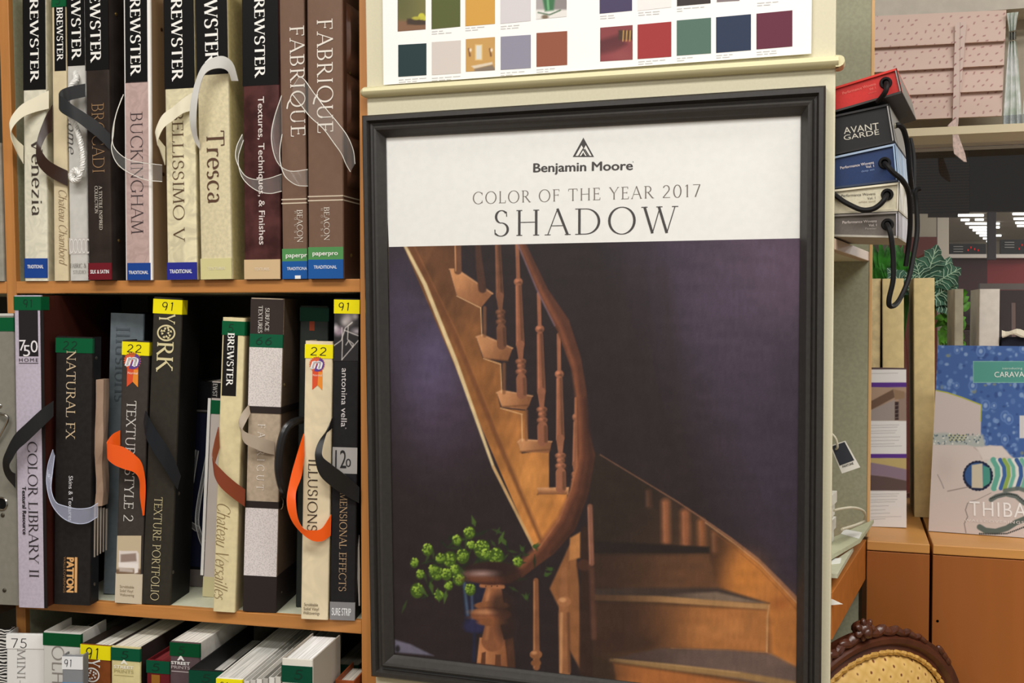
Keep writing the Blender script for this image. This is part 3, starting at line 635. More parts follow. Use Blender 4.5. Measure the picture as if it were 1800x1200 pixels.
print_sheet('picture_sheet', lb, rb, mr, ml, 500, 510, paint_stairs, ps, PF, rough=.42, spec=.35)

# ------------------------------------------------------------------ paint colour chart leaning on the ledge
CF = Fr((-.36, D - .005, 1.846), (1, 0, 0), (0, 1, 0), (0, 0, 1))
ch = empty('colour_chart', CF, 'white colour chart poster of paint swatches standing on the cream ledge', 'poster')
c0 = CF.px(674, 149.3); c1 = CF.px(1426, 94.2); c2_ = CF.px(1427.5, -60); c3 = CF.px(672, -60)
poly_plate('chart_sheet', [c0, c1, c2_, c3], (0, 1, 0), .0012, mat((246, 244, 240), .5), ch)
def chart_plate(name, x0, x1, yt0, yt1, yb0, yb1, c):
    P = [CF.px(x0, yb0, -.0004), CF.px(x1, yb1, -.0004), CF.px(x1, yt1, -.0004), CF.px(x0, yt0, -.0004)]
    if callable(c): return print_sheet(name, P[0], P[1], P[2], P[3], 40, 44, c, ch, CF, rough=.5)
    return poly_plate(name, P, (0, 1, 0), .0003, mat(c, .55), ch)
def pic_bowl(X, Y):
    p = Paint(X, Y, (118, 112, 62)); p.glow(705, 0, 30, 60, (78, 80, 44), .6); p.rect(690, 36, 760, 70, (128, 92, 66), 3); p.ell(735, 38, 20, 6, (70, 52, 38)); p.rect(716, 33, 760, 43, (64, 48, 34), 2); p.ell(741, 29, 6, 6, (196, 190, 60)); p.ell(732, 32, 8, 3, (176, 168, 60)); p.ell(747, 32, 6, 4, (190, 186, 60)); return p.c
def pic_flower(X, Y):
    p = Paint(X, Y, (168, 160, 158)); p.rect(970, -80, 1000, 20, (140, 132, 130), 3); p.rect(940, 17, 1000, 40, (226, 222, 216), 2); p.poly([(950, -20), (977, -20), (973, 18), (958, 20)], (58, 110, 70), 2); p.line([(962, -10), (964, 16)], 4, (110, 170, 120), 1); p.line([(946, 22), (966, 26), (985, 18)], 2, (60, 90, 60), 1); p.ell(958, 30, 6, 4, (120, 104, 84), 1.5); return p.c
def pic_mirror(X, Y):
    p = Paint(X, Y, (196, 152, 86)); p.rect(835, 78, 848, 106, (222, 190, 130)); p.rect(837, 80, 846, 104, (214, 212, 202), .8)
    for x in (824, 861): p.line([(x, 86), (x + 2, 98)], 3, (120, 80, 50), 1); p.ell(x + 3, 88, 2, 3, (238, 220, 190), 1)
    p.poly([(828, 116), (865, 109), (866, 113), (834, 121)], (216, 200, 176), 1); p.poly([(834, 121), (866, 114), (872, 124), (834, 128)], (128, 112, 96), 1.5); return p.c
def pic_knob(X, Y):
    p = Paint(X, Y, (132, 60, 62)); p.poly([(1050, 72), (1090, 60), (1102, 78), (1080, 92), (1050, 96)], (92, 40, 44), 4); p.glow(1090, 98, 25, 12, (150, 76, 76), .7); p.rect(1087, 53, 1112, 70, (72, 48, 36), 1.5)
    for x in (1096, 1102, 1108): p.line([(x, 54), (x - 1, 72)], 2, (206, 160, 84), .8)
    return p.c
for nm, x0, x1, a, b, c_, d_, col in (
    ('photo_panel', 699, 748, -12, -15, 55.4, 51.4, pic_bowl), ('swatch', 758.5, 809, -16, -19, 51.4, 46.6, (88, 94, 42)), ('swatch', 818, 870, -20, -24, 46, 41.8, (206, 154, 70)),
    ('swatch', 879.6, 933, -25, -28, 41.8, 36.5, (208, 202, 204)), ('photo_panel', 942.5, 996, -30, -34, 34, 29, pic_flower), ('swatch', 1054, 1111, -36, -41, 24, 18.6, (74, 65, 96)),
    ('swatch', 1121, 1180, -44, -48, 19, 12.5, (236, 230, 226)), ('swatch', 1190, 1249, -50, -55, 10.8, 5.6, (56, 47, 44)), ('swatch', 1260, 1300, -55, -60, 3.5, 1, (130, 116, 118)),
    ('swatch', 700, 749.5, 78.8, 76, 135, 132, (22, 54, 56)), ('swatch', 759, 810, 74, 70.7, 131.9, 128.5, (208, 198, 190)), ('photo_panel', 818.7, 870, 68.8, 65, 126, 123.3, pic_mirror),
    ('swatch', 880, 933, 64.5, 61, 122.8, 119.5, (140, 138, 154)), ('swatch', 943, 997, 58, 54.5, 117.5, 114, (142, 84, 60)), ('photo_panel', 1055, 1112, 48.7, 44, 108, 104.6, pic_knob),
    ('swatch', 1120.7, 1180, 43.3, 38, 103.8, 99.5, (156, 52, 52)), ('swatch', 1189.6, 1249.8, 36, 31, 97.8, 93.6, (84, 110, 98)), ('swatch', 1258.8, 1320, 30.3, 24.8, 92.9, 88, (36, 53, 80)), ('swatch', 1329.7, 1392.8, 24, 18, 86.8, 81.4, (100, 38, 60))):
    chart_plate(nm, x0, x1, a, b, c_, d_, col)
rnd = random.Random(3)
for x, y, n in ((759, 55, 2), (818, 49, 2), (880, 46, 2), (1055, 28, 2), (1122, 22, 2), (1190, 15, 2), (1331, 5, 2), (701, 140, 2), (759, 137, 2), (880, 128, 2), (943, 122, 2), (1122, 108, 2), (1190, 102, 2), (1259, 97, 2), (1330, 91, 2)):
    mb = MB()
    for ln in range(n):
        xx = x
        for wd_ in range(rnd.randint(2, 4) - ln):
            wlen = rnd.uniform(6, 13)
            yy = y + ln * 4.2 - (xx - x) * .075
            mb.add([CF.px(xx, yy + 1.5, -.0003), CF.px(xx + wlen, yy + 1.5 - wlen * .075, -.0003), CF.px(xx + wlen, yy - wlen * .075, -.0003), CF.px(xx, yy, -.0003)], [(0, 1, 2, 3)])
            xx += wlen + 2.5
    mb.build('swatch_caption', mat((198, 196, 194)), ch)

# ------------------------------------------------------------------ sample books
FOOT = {}
def sat_hit(A, B):
    for P, Q in ((A, B), (B, A)):
        for i in range(4):
            e = P[(i + 1) % 4] - P[i]; n = Vector((e.y, -e.x))
            a = [p.dot(n) for p in P]; b = [p.dot(n) for p in Q]
            if max(a) <= min(b) + 1e-6 or max(b) <= min(a) + 1e-6: return False
    return True
def footprint(f, w, d, y0=0.0):
    return [Vector(f.wor(p)).to_2d() for p in ((-.0002, y0, 0), (w + .0002, y0, 0), (w + .0002, d, 0), (-.0002, d, 0))]
for z in (Z1, Z2, Z3):
    xr = lx(z + .2)
    FOOT[round(z, 3)] = [footprint(Fr(BF.wor((x, 0, 0)), BF.ex, BF.ey, BF.ez), w, DEP) for x, w in ((xr - .0205, .0222), (-.0008, .03))]
class Book:
    def __init__(s, label, bl, br, tl, z, yl=None, yaw=0.0, depth=.34, spine=(200, 190, 160), side=None, pat=None, scale=60, amt=.08, group=None, ztop=None, name='sample_book', cat='book', t=.003, rough=.5, pages=(226, 222, 210), c2=None, spat=None, rightside=True, pdrop=.004, base=None, ang=None):
        BF_ = base or BF; ANG = math.radians(3.5) if ang is None else ang
        if yl is None:
            m = BF_.loc(hit((bl[0] + br[0]) / 2, (bl[1] + br[1]) / 2, (0, 0, z), (0, 0, 1))); yl = m.y
        a, b, c = BF_.px(bl[0], bl[1], yl), BF_.px(br[0], br[1], yl), BF_.px(tl[0], tl[1], yl)
        w = math.hypot(b.x - a.x, b.z - a.z); tilt = math.atan2(c.x - a.x, c.z - a.z) if ztop is None else math.atan2(c.x - a.x, abs(c.z - a.z))
        w /= math.cos(yaw)
        if ztop is None: h = math.hypot(c.x - a.x, c.z - a.z); h += a.z - z
        else: h = c.z - z
        x0 = a.x
        if ztop is not None: x0 = c.x - (c.z - z) * math.tan(tilt)
        zz = z + max(0, math.sin(tilt)) * w + .0002
        L = BF_.wor((x0, yl, zz))
        s.f = frame_xz(L, ANG + yaw, tilt)
        fl_ = FOOT.setdefault(round(z, 3), []); d0 = depth
        while depth > .02 and any(sat_hit(footprint(s.f, w, depth), q_) for q_ in fl_): depth -= .004
        if depth < d0 - .001: print('depth', label[:50], round(d0, 3), '->', round(depth, 3))
        fl_.append(footprint(s.f, w, depth))
        s.w, s.h, s.d, s.t = w, h, depth, t
        s.root = empty(name, s.f, label, cat, group)
        sp = mat(spine, rough, pat, scale, amt, c2, spec=.12); sd = mat(side or spine, rough, spat or pat, scale, amt, c2, spec=.12)
        mb = MB(); r = min(.0025, w * .2); n = 4
        pr = [(0, t * 1.6), (0, r)] + [(r - r * math.cos(math.pi / 2 * i / n), r - r * math.sin(math.pi / 2 * i / n)) for i in range(1, n)] + [(r, 0), (w - r, 0)] + \
             [(w - r + r * math.sin(math.pi / 2 * i / n), r - r * math.cos(math.pi / 2 * i / n)) for i in range(1, n)] + [(w, r), (w, t * 1.6)]
        mb.rings([[(x, y, 0) for x, y in pr], [(x, y, h) for x, y in pr]]); s.spine = mb.build('spine', sp, s.root, smooth=True)
        MB().box((0, t * 1.6, 0), (t * .8, depth, h)).build('cover_board', sd, s.root)
        if rightside: MB().box((w - t * .8, t * 1.6, 0), (w, depth, h)).build('cover_board', sd, s.root)
        MB().box((t * .8 + .0003, t * 1.6 + .0003, .003), (w - t * .8 - .0003, depth - .006, h - pdrop)).build('page_block', mat(pages, .7, 'pages', 420, .16), s.root)
    def p(s, x, y, off=0.0): return s.f.px(x, y, -off)
    def plate(s, name, x0, x1, y0, y1, m, off=.0, th=.0006, parent=None, full=False):
        ym, xm = (y0 + y1) / 2, (x0 + x1) / 2
        xa, xb = s.p(x0, ym).x, s.p(x1, ym).x; za, zb = s.p(xm, y1).z, s.p(xm, y0).z
        if full: xa, xb = .0004, s.w - .0004
        zb = min(zb, s.h - .0002); za = max(za, .0002)
        return MB().box((xa, -off - th, za), (xb, -off + .0001, zb)).build(name, m if not isinstance(m, tuple) else mat(m), parent or s.root)
    def band(s, name, y0, y1, c, rough=.5, full=True, x0=None, x1=None, wrap=0.0, pat=None, scale=60, amt=.08, th=.0004):
        cx = (s.f.wor((s.w / 2, 0, s.h / 2))); X, Y = proj(cx); xm = float(X)
        za, zb = max(.0002, s.p(xm, y1).z), min(s.h - .0002, s.p(xm, y0).z)
        mb = MB().box((-.0002 if x0 is None else s.p(x0, (y0 + y1) / 2).x, -th, za), (s.w + .0002 if x1 is None else s.p(x1, (y0 + y1) / 2).x, .0012 if x0 is None else .0001, zb))
        if wrap: mb.box((s.w - .0001, -th, za), (s.w + th, wrap, zb))
        return mb.build(name, mat(c, rough, pat, scale, amt, spec=.12), s.root)
    def text(s, string, font, x0, x1, y0, y1, c, down=True, name='lettering', parent=None, off=.0006, **kw):
        xm, ym = (x0 + x1) / 2, (y0 + y1) / 2; C = s.p(xm, ym); C.y = -off
        if down:
            L = (s.p(xm, y0) - s.p(xm, y1)).length; H = (s.p(x1, ym) - s.p(x0, ym)).length
            return lettering(name, string, font, C, (0, 0, -1), (1, 0, 0), L, H, c, parent or s.root, (0, -1, 0), **kw)
        L = (s.p(x1, ym) - s.p(x0, ym)).length; H = (s.p(xm, y0) - s.p(xm, y1)).length
        return lettering(name, string, font, C, (1, 0, 0), (0, 0, 1), L, H, c, parent or s.root, (0, -1, 0), **kw)
    def tape(s, y0, y1, c, num=None, nx=None, wrap=.02, nc=(20, 20, 18), ny=None):
        o = s.band('price_tape', y0, y1, c, .35, wrap=wrap, th=.0007)
        if num:
            ya, yb = ny or (y0 + (y1 - y0) * .22, y1 - (y1 - y0) * .22)
            s.text(num, 'stroke', nx[0], nx[1], ya, yb, nc, False, 'handwritten_number', o, .0009, thick=.085, mono=True, slant=.08, gap=.16)
        return o
    def ribbon(s, rails, m, name='carry_strap', th=.0014, k=6):
        top = [s.p(a, b, max(d, 2.5) / 1000) for a, b, c, e, d in rails]; bot = [s.p(c, e, max(d, 2.5) / 1000) for a, b, c, e, d in rails]
        return ribbon_mesh(MB(), top, bot, th, k, .0007 if isinstance(m, list) else 0).build(name, m, s.root, smooth=True)
    def cord(s, pts, r, m, name='carry_cord', twist=0):
        P = spline([s.p(x, y, d / 1000) for x, y, d in pts], 8 if not twist else 14)
        if not twist: return MB().tube(P, r, 8).build(name, m, s.root, smooth=True)
        mb = MB(); dist = 0
        for st in range(3):
            Q = []; dist = 0
            for i, p_ in enumerate(P):
                if i: dist += (P[i] - P[i - 1]).length
                tg = (P[min(i + 1, len(P) - 1)] - P[max(i - 1, 0)]).normalized(); nv = Vector((0, 1, 0)); nv = (nv - tg * nv.dot(tg)).normalized(); bv = tg.cross(nv)
                a = dist * twist + st * 2.094
                Q.append(p_ + (nv * math.cos(a) + bv * math.sin(a)) * r * .55)
            mb.tube(Q, r * .6, 6)
        return mb.build(name, m, s.root, smooth=True)
    def rivet(s, x, y, c=(168, 140, 88), r=.0032):
        q_ = s.f.pside(x, y, s.w)
        if q_.y < .006: q_.y = .012
        mb = MB().rings([[(s.w + hh, q_.y + rr * math.cos(a), q_.z + rr * math.sin(a)) for a in [2 * math.pi * i / 12 for i in range(12)]] for rr, hh in ((r, 0), (r, .0006), (r * .7, .0015), (r * .25, .0019))])
        return mb.build('rivet', mat(c, .3, metal=.9), s.root, smooth=True)
BLK = (22, 20, 20); WHT = (240, 238, 232)
BLUE = (36, 74, 142); IVORY = mat((226, 218, 192), .4); CLEAR = [mat_clear((240, 238, 232), .05), mat_clear((240, 238, 228), .8)]; CLEARW = [mat_clear((236, 236, 232), .10), mat_clear((236, 236, 230), .6)]
G1, G2, G3 = 'sample books on the upper shelf', 'sample books on the middle shelf', 'sample books on the lowest visible shelf'
BREW = dict(thick=.165, thin=.06, serif=.09, gap=.05)
def title_block(b, y1, x0=None, x1=None):
    return b.band('title_block', -60, y1, BLK, .45, x0=x0, x1=x1)
def series_label(b, y0, y1, c, txt, tx, ty, tc=(240, 240, 240), x0=None, x1=None, bold=.012):
    o = b.band('series_label', y0, y1, c, .45, x0=x0, x1=x1, th=.0008)
    b.text(txt, 'sans', tx[0], tx[1], ty[0], ty[1], tc, False, 'series_lettering', bold=bold, off=.0010)
    return o

# upper shelf, left to right
b = Book('narrow gray book at the far left edge, left of the bookcase divider', (-14, 489), (6, 489), (-20, 252), Z1, -.004, spine=(150, 146, 134), depth=.3, pat='noise', amt=.06, group=None)
b = Book('ivory damask book with blue bottom label, first from the left on the upper shelf', (43.3, 488.5), (83, 488.5), (39.2, -22), Z1, -.004, spine=(222, 217, 196), side=(206, 200, 172), pat='damask', scale=34, amt=.05, group=G1)
title_block(b, 158, 40.3, 79.8); b.text('BREWSTER', 'stroke', 53.5, 68, -21, 143, WHT, name='maker_lettering', **BREW)
b.text('Venezia', 'stroke', 56, 75.5, 243, 378, (70, 60, 52), name='title_lettering', thick=.12, thin=.05)
series_label(b, 454, 488.4, BLUE, 'TRADITIONAL', (49, 77), (465, 471.5))
b.ribbon([(86, 159, 86, 191, 1), (62, 171, 62, 197, 9), (38, 184, 40, 206, 18), (22, 202, 24, 222, 26), (17, 216, 19, 238, 28), (19, 230, 24, 254, 22), (29, 245, 31, 270, 12), (41, 256, 41, 288, 1)], IVORY)
b = Book('slim cream book with script title and green tape, second on the upper shelf', (95, 490), (119.5, 490), (90.5, -9), Z1, -.004, spine=(216, 200, 164), pat='noise', scale=40, amt=.03, group=G1)
title_block(b, 124.6, 95.4, 115); b.text('BREWSTER', 'stroke', 100.5, 111, 13, 106, WHT, name='maker_lettering', **BREW)
b.text('Chateau Chambord', 'stroke', 104, 118, 332, 463, (128, 106, 76), name='title_lettering', thick=.07, thin=.03, slant=.35, serif=.04, gap=.03)
b.tape(-9, 12, (16, 92, 56), '5', (98, 106), ny=(-6, 8), nc=(14, 50, 34))
b.ribbon([(92, 184, 92, 232, 2), (80, 205, 84, 236, 12), (68, 236, 75, 252, 22), (64, 258, 72, 262, 27), (65, 284, 77, 272, 27), (76, 301, 87, 283, 20), (93, 314, 102, 292, 10), (119, 327, 119, 300, 1)], mat((62, 44, 36), .35))
b = Book('pearl white book with silver rope handle, third on the upper shelf', (123, 490.5), (155, 490.5), (116, -20), Z1, -.004, spine=(204, 201, 194), pat='noise', scale=70, amt=.03, group=G1)
title_block(b, 115.5, 117.8, 148.3); b.text('BREWSTER', 'stroke', 126, 142, -52, 103.5, WHT, name='maker_lettering', **BREW)
b.text('Home', 'stroke', 119.5, 134, 192, 268, (80, 76, 72), name='title_lettering', thick=.08, thin=.04, slant=.3, serif=.05)
b.band('pattern_band', 418, 447, (198, 192, 186), .5); 
for i in range(5):
    xx = 122.5 + i * 7.2
    b.text('O', 'stroke', xx, xx + 8, 421, 444, (226, 222, 216), False, 'pattern_ring', off=.0007, thick=.12, mono=True)
b.text('FABRIC &', 'stroke', 124, 152, 463, 470.5, (120, 116, 112), False, 'series_lettering', thick=.1, thin=.05)
b.text('STUDIO', 'stroke', 129, 151, 475, 481, (120, 116, 112), False, 'series_lettering', thick=.1, thin=.05)
SIL = mat((226, 224, 218), .3, spec=.6)
b.cord([(133, 128, 0), (134, 140, 8), (126, 150, 15), (118, 175, 18), (124, 205, 18), (134, 225, 18), (141, 248, 18), (145, 275, 16), (144, 297, 15), (138, 308, 13)], .0046, SIL, 'rope_handle', twist=520)
b.cord([(141, 306, 13), (133, 298, 15), (125, 306, 15), (128, 317, 15), (137, 315, 16), (140, 305, 17), (132, 303, 12), (130, 316, 10)], .0042, SIL, 'rope_knot', twist=520)
b = Book('dark brown book with maroon bottom label and black strap, fourth on the upper shelf', (156, 492), (196.3, 492), (148.8, -22), Z1, -.016, spine=(58, 49, 44), side=(56, 50, 48), pat='noise', scale=30, amt=.12, rough=.35, group=G1)
title_block(b, 123); b.text('BREWSTER', 'stroke', 159, 176.8, -48, 108.5, WHT, name='maker_lettering', **BREW)
b.text('BROCADI', 'stroke', 162.5, 183.5, 182, 304, (150, 118, 88), name='title_lettering', thick=.07, thin=.04)
b.text('A TEXTILE INSPIRED', 'stroke', 174.8, 180.2, 327, 404, (206, 198, 184), name='subtitle_lettering', thick=.14, thin=.06)
b.text('COLLECTION', 'stroke', 167.2, 172.6, 327, 375, (206, 198, 184), name='subtitle_lettering', thick=.14, thin=.06)
series_label(b, 462, 491.6, (112, 34, 44), 'SILK & SATIN', (159.5, 192), (473.8, 480.5))
for x, y in ((203.7, 25), (209, 292), (209, 423)): b.rivet(x, y)
b.ribbon([(150, 147, 150, 170, 3), (124, 152, 124, 176, 14), (108, 158, 110, 184, 26), (104, 166, 104, 190, 30), (112, 172, 110, 199, 29), (130, 186, 134, 213, 25), (152, 200, 154, 228, 18), (172, 214, 174, 244, 10), (194, 236, 194, 264, 1)], mat((33, 34, 36), .38, spec=.3))
b = Book('mauve book with white edges and blue label, fifth on the upper shelf', (220.5, 492.7), (267, 492.7), (216.3, -22), Z1, -.008, spine=(236, 232, 226), side=(150, 122, 96), group=G1)
b.band('spine_panel', 144, 492, (186, 160, 154), .5, x0=221.8, x1=261.5, pat='damask', scale=40, amt=.05)
b.band('title_block', -60, 145.3, BLK, .45, x0=220, x1=258.8); b.text('BREWSTER', 'stroke', 229.7, 247.2, -21, 131.5, WHT, name='maker_lettering', **BREW)
b.text('BUCKINGHAM', 'stroke', 230.5, 251.5, 197.5, 411.5, (66, 54, 56), name='title_lettering', thick=.075, thin=.04)
series_label(b, 462, 492, BLUE, 'TRADITIONAL', (227, 261), (475.5, 481.5), x0=224.2, x1=264.8)
b.ribbon([(217, 166, 214, 172, 4), (205, 198, 203, 205, 16), (198, 230, 199, 238, 24), (199, 255, 196, 262, 27), (212, 272, 205, 286, 24), (230, 282, 224, 302, 18), (258, 287, 256, 316, 10), (285, 290, 285, 319, 2)], CLEAR)
b.rivet(284, 52, (90, 66, 44)); b.rivet(287, 306, (110, 84, 56))
b = Book('ivory silk book with purple-blue label and ribbon loop, sixth on the upper shelf', (294.5, 493.3), (346, 493.3), (287.3, -22), Z1, -.010, spine=(222, 212, 176), side=(190, 178, 140), pat='damask', scale=26, amt=.09, group=G1)
title_block(b, 155.5); b.text('BREWSTER', 'stroke', 302, 320.8, -21, 141, WHT, name='maker_lettering', **BREW)
b.text('BELLISSIMO V', 'stroke', 304, 323.5, 193, 423.5, (96, 74, 52), name='title_lettering', thick=.075, thin=.04)
series_label(b, 461, 492.8, (50, 54, 138), 'TRADITIONAL', (299, 338), (473, 480))
b.ribbon([(346, 158, 346, 192, 1), (322, 173, 322, 199, 10), (304, 188, 304, 212, 19), (285, 203, 287, 226, 27), (274, 228, 277, 250, 29), (276, 240, 281, 262, 22), (290, 258, 290, 290, 2)], IVORY)
b = Book('cream textured book with thick black top and gray ribbon loop on the upper shelf', (353.6, 493), (407.3, 493), (343.3, -30), Z1, -.010, spine=(214, 202, 166), side=(190, 174, 118), pat='noise', scale=160, amt=.05, group=G1)
title_block(b, 130.8); b.text('BREWSTER', 'stroke', 360, 382.5, -60, 112, WHT, name='maker_lettering', **BREW)
b.text('Tresca', 'stroke', 364.4, 395.5, 229.7, 356, (92, 66, 48), name='title_lettering', thick=.12, thin=.05)
series_label(b, 454, 492.6, (208, 200, 146), 'TEXTURES', (366, 396), (469, 474), (226, 220, 190))
b.ribbon([(419, 142, 407, 142, 2), (410, 112, 401, 126, 12), (394, 99, 388, 120, 20), (374, 102, 370, 123, 24), (356, 116, 358, 134, 26), (343, 146, 350, 160, 26), (335, 182, 346, 190, 26), (334, 216, 345, 218, 22), (341, 246, 347, 238, 12), (351, 262, 351, 252, 1)], mat((204, 202, 196), .3, spec=.6))
b = Book('maroon leather book with beige bottom label and clear strap on the upper shelf', (430, 491.5), (492.5, 491.5), (425.4, -24), Z1, -.006, spine=(84, 52, 50), side=(84, 52, 50), pat='leather', scale=28, amt=.22, rough=.35, group=G1)
title_block(b, 150); b.text('BREWSTER', 'stroke', 448, 465.5, -21, 135, WHT, name='maker_lettering', **BREW)
b.text('Textures, Techniques, & Finishes', 'sans', 455, 466, 170, 430, (224, 212, 206), name='title_lettering', bold=.008)
series_label(b, 456, 491.2, (206, 178, 138), 'TEXTURES', (448, 474), (470, 475), (230, 214, 190))
b.ribbon([(426, 236, 428, 246, 1), (416, 258, 419, 276, 12), (415, 280, 422, 302, 22), (428, 306, 432, 320, 24), (446, 315, 452, 335, 22), (470, 314, 474, 340, 14), (495, 306, 495, 336, 1)], CLEAR)
FAB = (118, 96, 82)
def fabrique(lbl, bl, br, tl, yl, tx, ty, lines, bx, by, hx, green, blue, px_, py_, trx, try_, side, short):
    b = Book(lbl, bl, br, tl, Z1, yl, spine=FAB, side=side, pat='noise', scale=90, amt=.02, spat='leather', group=G1)
    b.text('FABRIQUE', 'stroke', tx[0], tx[1], ty[0], ty[1], (226, 218, 206), name='title_lettering', thick=.10, thin=.05, gap=.12)
    for y in lines: b.band('spine_rule', y - 1.1, y + 1.1, (206, 190, 168), .5, wrap=.10)
    b.text('BEACON', 'stroke', bx[0], bx[1], by[0], by[1], (216, 206, 192), name='maker_lettering', thick=.12, thin=.05)
    n = 5
    for i, c_ in enumerate('HOUSE'):
        y = by[0] + (by[1] - by[0]) * (i + .5) / n - 2
        b.text(c_, 'stroke', hx[0], hx[1], y - 1.6, y + 2.4, (196, 184, 168), name='maker_lettering', thick=.12, thin=.06)
    b.band('paper_label', green[0], green[1], (88, 140, 88), .5); b.text('paperpr' if short else 'paperpro', 'sans', px_[0], px_[1], py_[0], py_[1], WHT, False, 'label_lettering', off=.0008, bold=.012)
    series_label(b, blue[0], blue[1], (40, 92, 156), 'TRADITIONA' if short else 'TRADITIONAL', trx, try_, bold=.004)
    return b
b = fabrique('taupe book with torn blue label, left of the taller pair and set slightly back', (497, 491), (540.5, 491), (490.2, -20), -.004, (510.7, 535.8), (46.5, 240.5), (350.2, 357), (522.6, 532.4), (368.7, 426), (517.8, 521.8), (437, 459), (459, 490.6), (503, 540), (444, 452), (505, 540), (469, 474.5), (92, 70, 56), True)
b.plate('torn_paper', 519, 529, 484, 492, (236, 234, 230), .0006)
b.ribbon([(495, 168, 496, 236, 1), (482, 208, 492, 262, 14), (477, 240, 493, 286, 22), (482, 272, 500, 308, 24), (493, 292, 512, 320, 20), (512, 301, 524, 326, 13), (541, 298, 541, 327, 3)], CLEAR)
b = fabrique('taupe book with green and blue labels, last on the upper shelf by the post', (542.5, 490), (603.5, 490), (539.3, -22), -.010, (558, 585.2), (34.5, 234), (344.7, 352), (570, 579.4), (363.8, 422.5), (564.3, 568), (434, 456), (456, 489.6), (550, 594), (440.5, 448.5), (552, 592.5), (466, 472), (88, 60, 46), False)
b.rivet(615, 128); b.rivet(617, 449)
for ya, yb in ((8, 128), (132, 235), (240, 330)):
    za, zb = b.f.pside(614, yb, b.w).z, b.f.pside(614, ya, b.w).z
    mb = MB(); R = []
    for i in range(9):
        a = math.pi * i / 8; R.append([(b.w + .0001, .018 - 0, za + (zb - za) * (.5 - .5 * math.cos(a))), (b.w + .006 * math.sin(a) + .0002, .022, za + (zb - za) * (.5 - .5 * math.cos(a))), (b.w + .007 * math.sin(a) + .0002, .07, za + (zb - za) * (.5 - .5 * math.cos(a))), (b.w + .0001, .11, za + (zb - za) * (.5 - .5 * math.cos(a)))])
    mb.rings(R).build('cover_flap', mat((96, 66, 50), .32, 'leather', 30, .15), b.root, smooth=True)
b.ribbon([(516, 150, 514, 166, 6), (530, 136, 530, 186, 16), (552, 164, 546, 206, 24), (572, 190, 568, 226, 26), (592, 214, 586, 250, 24), (610, 238, 600, 270, 20), (621, 264, 608, 288, 14), (624, 288, 616, 302, 10)], CLEAR)

# middle shelf, left to right
b = Book('gray binder with metal clip and green tape, pulled out left of the divider', (-32, 1060), (31, 1066), (-42, 551), Z2, None, spine=(134, 131, 120), pat='noise', scale=90, amt=.03, name='lever_arch_binder', cat='binder', rough=.6, yaw=math.radians(3), depth=0.30)
b.tape(558, 582, (16, 92, 56), '1', (-8, -2), nc=(14, 40, 30))
b.band('spine_top_edge', 551, 555, (206, 204, 196)); CH = mat((176, 172, 164), .2, metal=1.0)
q0, q1 = b.p(2, 712), b.p(2, 730)
MB().tube(spline([b.p(-12, 722, 2 / 1000), b.p(0, 727, .006), b.p(9, 729, .008), b.p(14, 735, .008), b.p(8, 750, .008), b.p(-4, 772, .006), b.p(-14, 790, .002)], 6), .0022, 8).build('lever_clip', CH, b.root, smooth=True)
def disc(b, name, x, y, r, m, hole=None, n=16):
    c = b.p(x, y); mb = MB()
    if hole is None: mb.rings([[(c.x + rr * math.cos(2 * math.pi * i / n), -hh, c.z + rr * math.sin(2 * math.pi * i / n)) for i in range(n)] for rr, hh in ((r, -.0002), (r, .001), (r * .6, .002))])
    else: mb.tube([(c.x + r * math.cos(2 * math.pi * i / n), -.0006, c.z + r * math.sin(2 * math.pi * i / n)) for i in range(n)], hole, 6, closed=True)
    return mb.build(name, m, b.root, smooth=True)
disc(b, 'rivet', 0, 713, .004, CH); disc(b, 'rivet', 5, 905, .0036, mat((90, 84, 74), .4, metal=.8)); disc(b, 'rivet', 8, 1037, .0034, mat((90, 84, 74), .4, metal=.8))
o = disc(b, 'finger_hole', 3, 885, .0105, CH, .0016)
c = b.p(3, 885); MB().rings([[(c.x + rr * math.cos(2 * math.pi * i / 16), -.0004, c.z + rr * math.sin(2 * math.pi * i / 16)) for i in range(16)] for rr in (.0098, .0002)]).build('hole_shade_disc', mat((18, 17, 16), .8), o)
GRN = (17, 92, 58); YEL = (238, 224, 28); DNUM = (12, 52, 36)
b = Book('tall lilac book with black title square and green tape, first on the middle shelf', (32.3, 1068.7), (75.6, 1068.7), (24.3, 519), Z2, None, spine=(188, 178, 192), side=(72, 36, 28), pat='noise', scale=200, amt=.04, spat='leather', group=G2, yaw=math.radians(6), depth=0.27)
b.tape(521, 545, GRN, '91', (40, 58), .024, DNUM)
b.band('spine_edge', 545, 1068, (40, 36, 36), .5, x0=74.3, x1=80)
b.band('title_block', 545, 626, (46, 42, 44), .5, x0=33.4, x1=67)
b.text('7', 'sans', 34.5, 46, 596, 616, (226, 222, 224), False, 'title_lettering', off=.0008)
b.text('5', 'sans', 41.5, 53.5, 605, 626, (226, 222, 224), False, 'title_lettering', off=.0008)
b.text('0', 'sans', 54.5, 67, 597, 619, (226, 222, 224), False, 'title_lettering', off=.0008)
b.text('HOME', 'sans', 34, 67.5, 629, 635.5, (52, 46, 50), False, 'title_lettering', spacing=1.3)
b.plate('title_rule', 33.5, 67.5, 637.6, 638.8, (52, 46, 50), .0, .0004)
b.text('COLOR LIBRARY II', 'stroke', 50.5, 67, 776, 1015, (48, 42, 46), name='title_lettering', thick=.1, thin=.045)
b.text('Textural Resource', 'sans', 40, 46.8, 855, 939, (44, 40, 44), name='subtitle_lettering', bold=.03)
b.ribbon([(94, 704, 94, 731, 1), (72, 720, 75, 750, 14), (46, 744, 48, 776, 22), (26, 764, 32, 790, 24), (12, 790, 22, 806, 22), (5, 812, 16, 818, 18), (10, 836, 20, 828, 12), (27, 858, 27, 832, 1)], mat((33, 32, 33), .36, spec=.35))
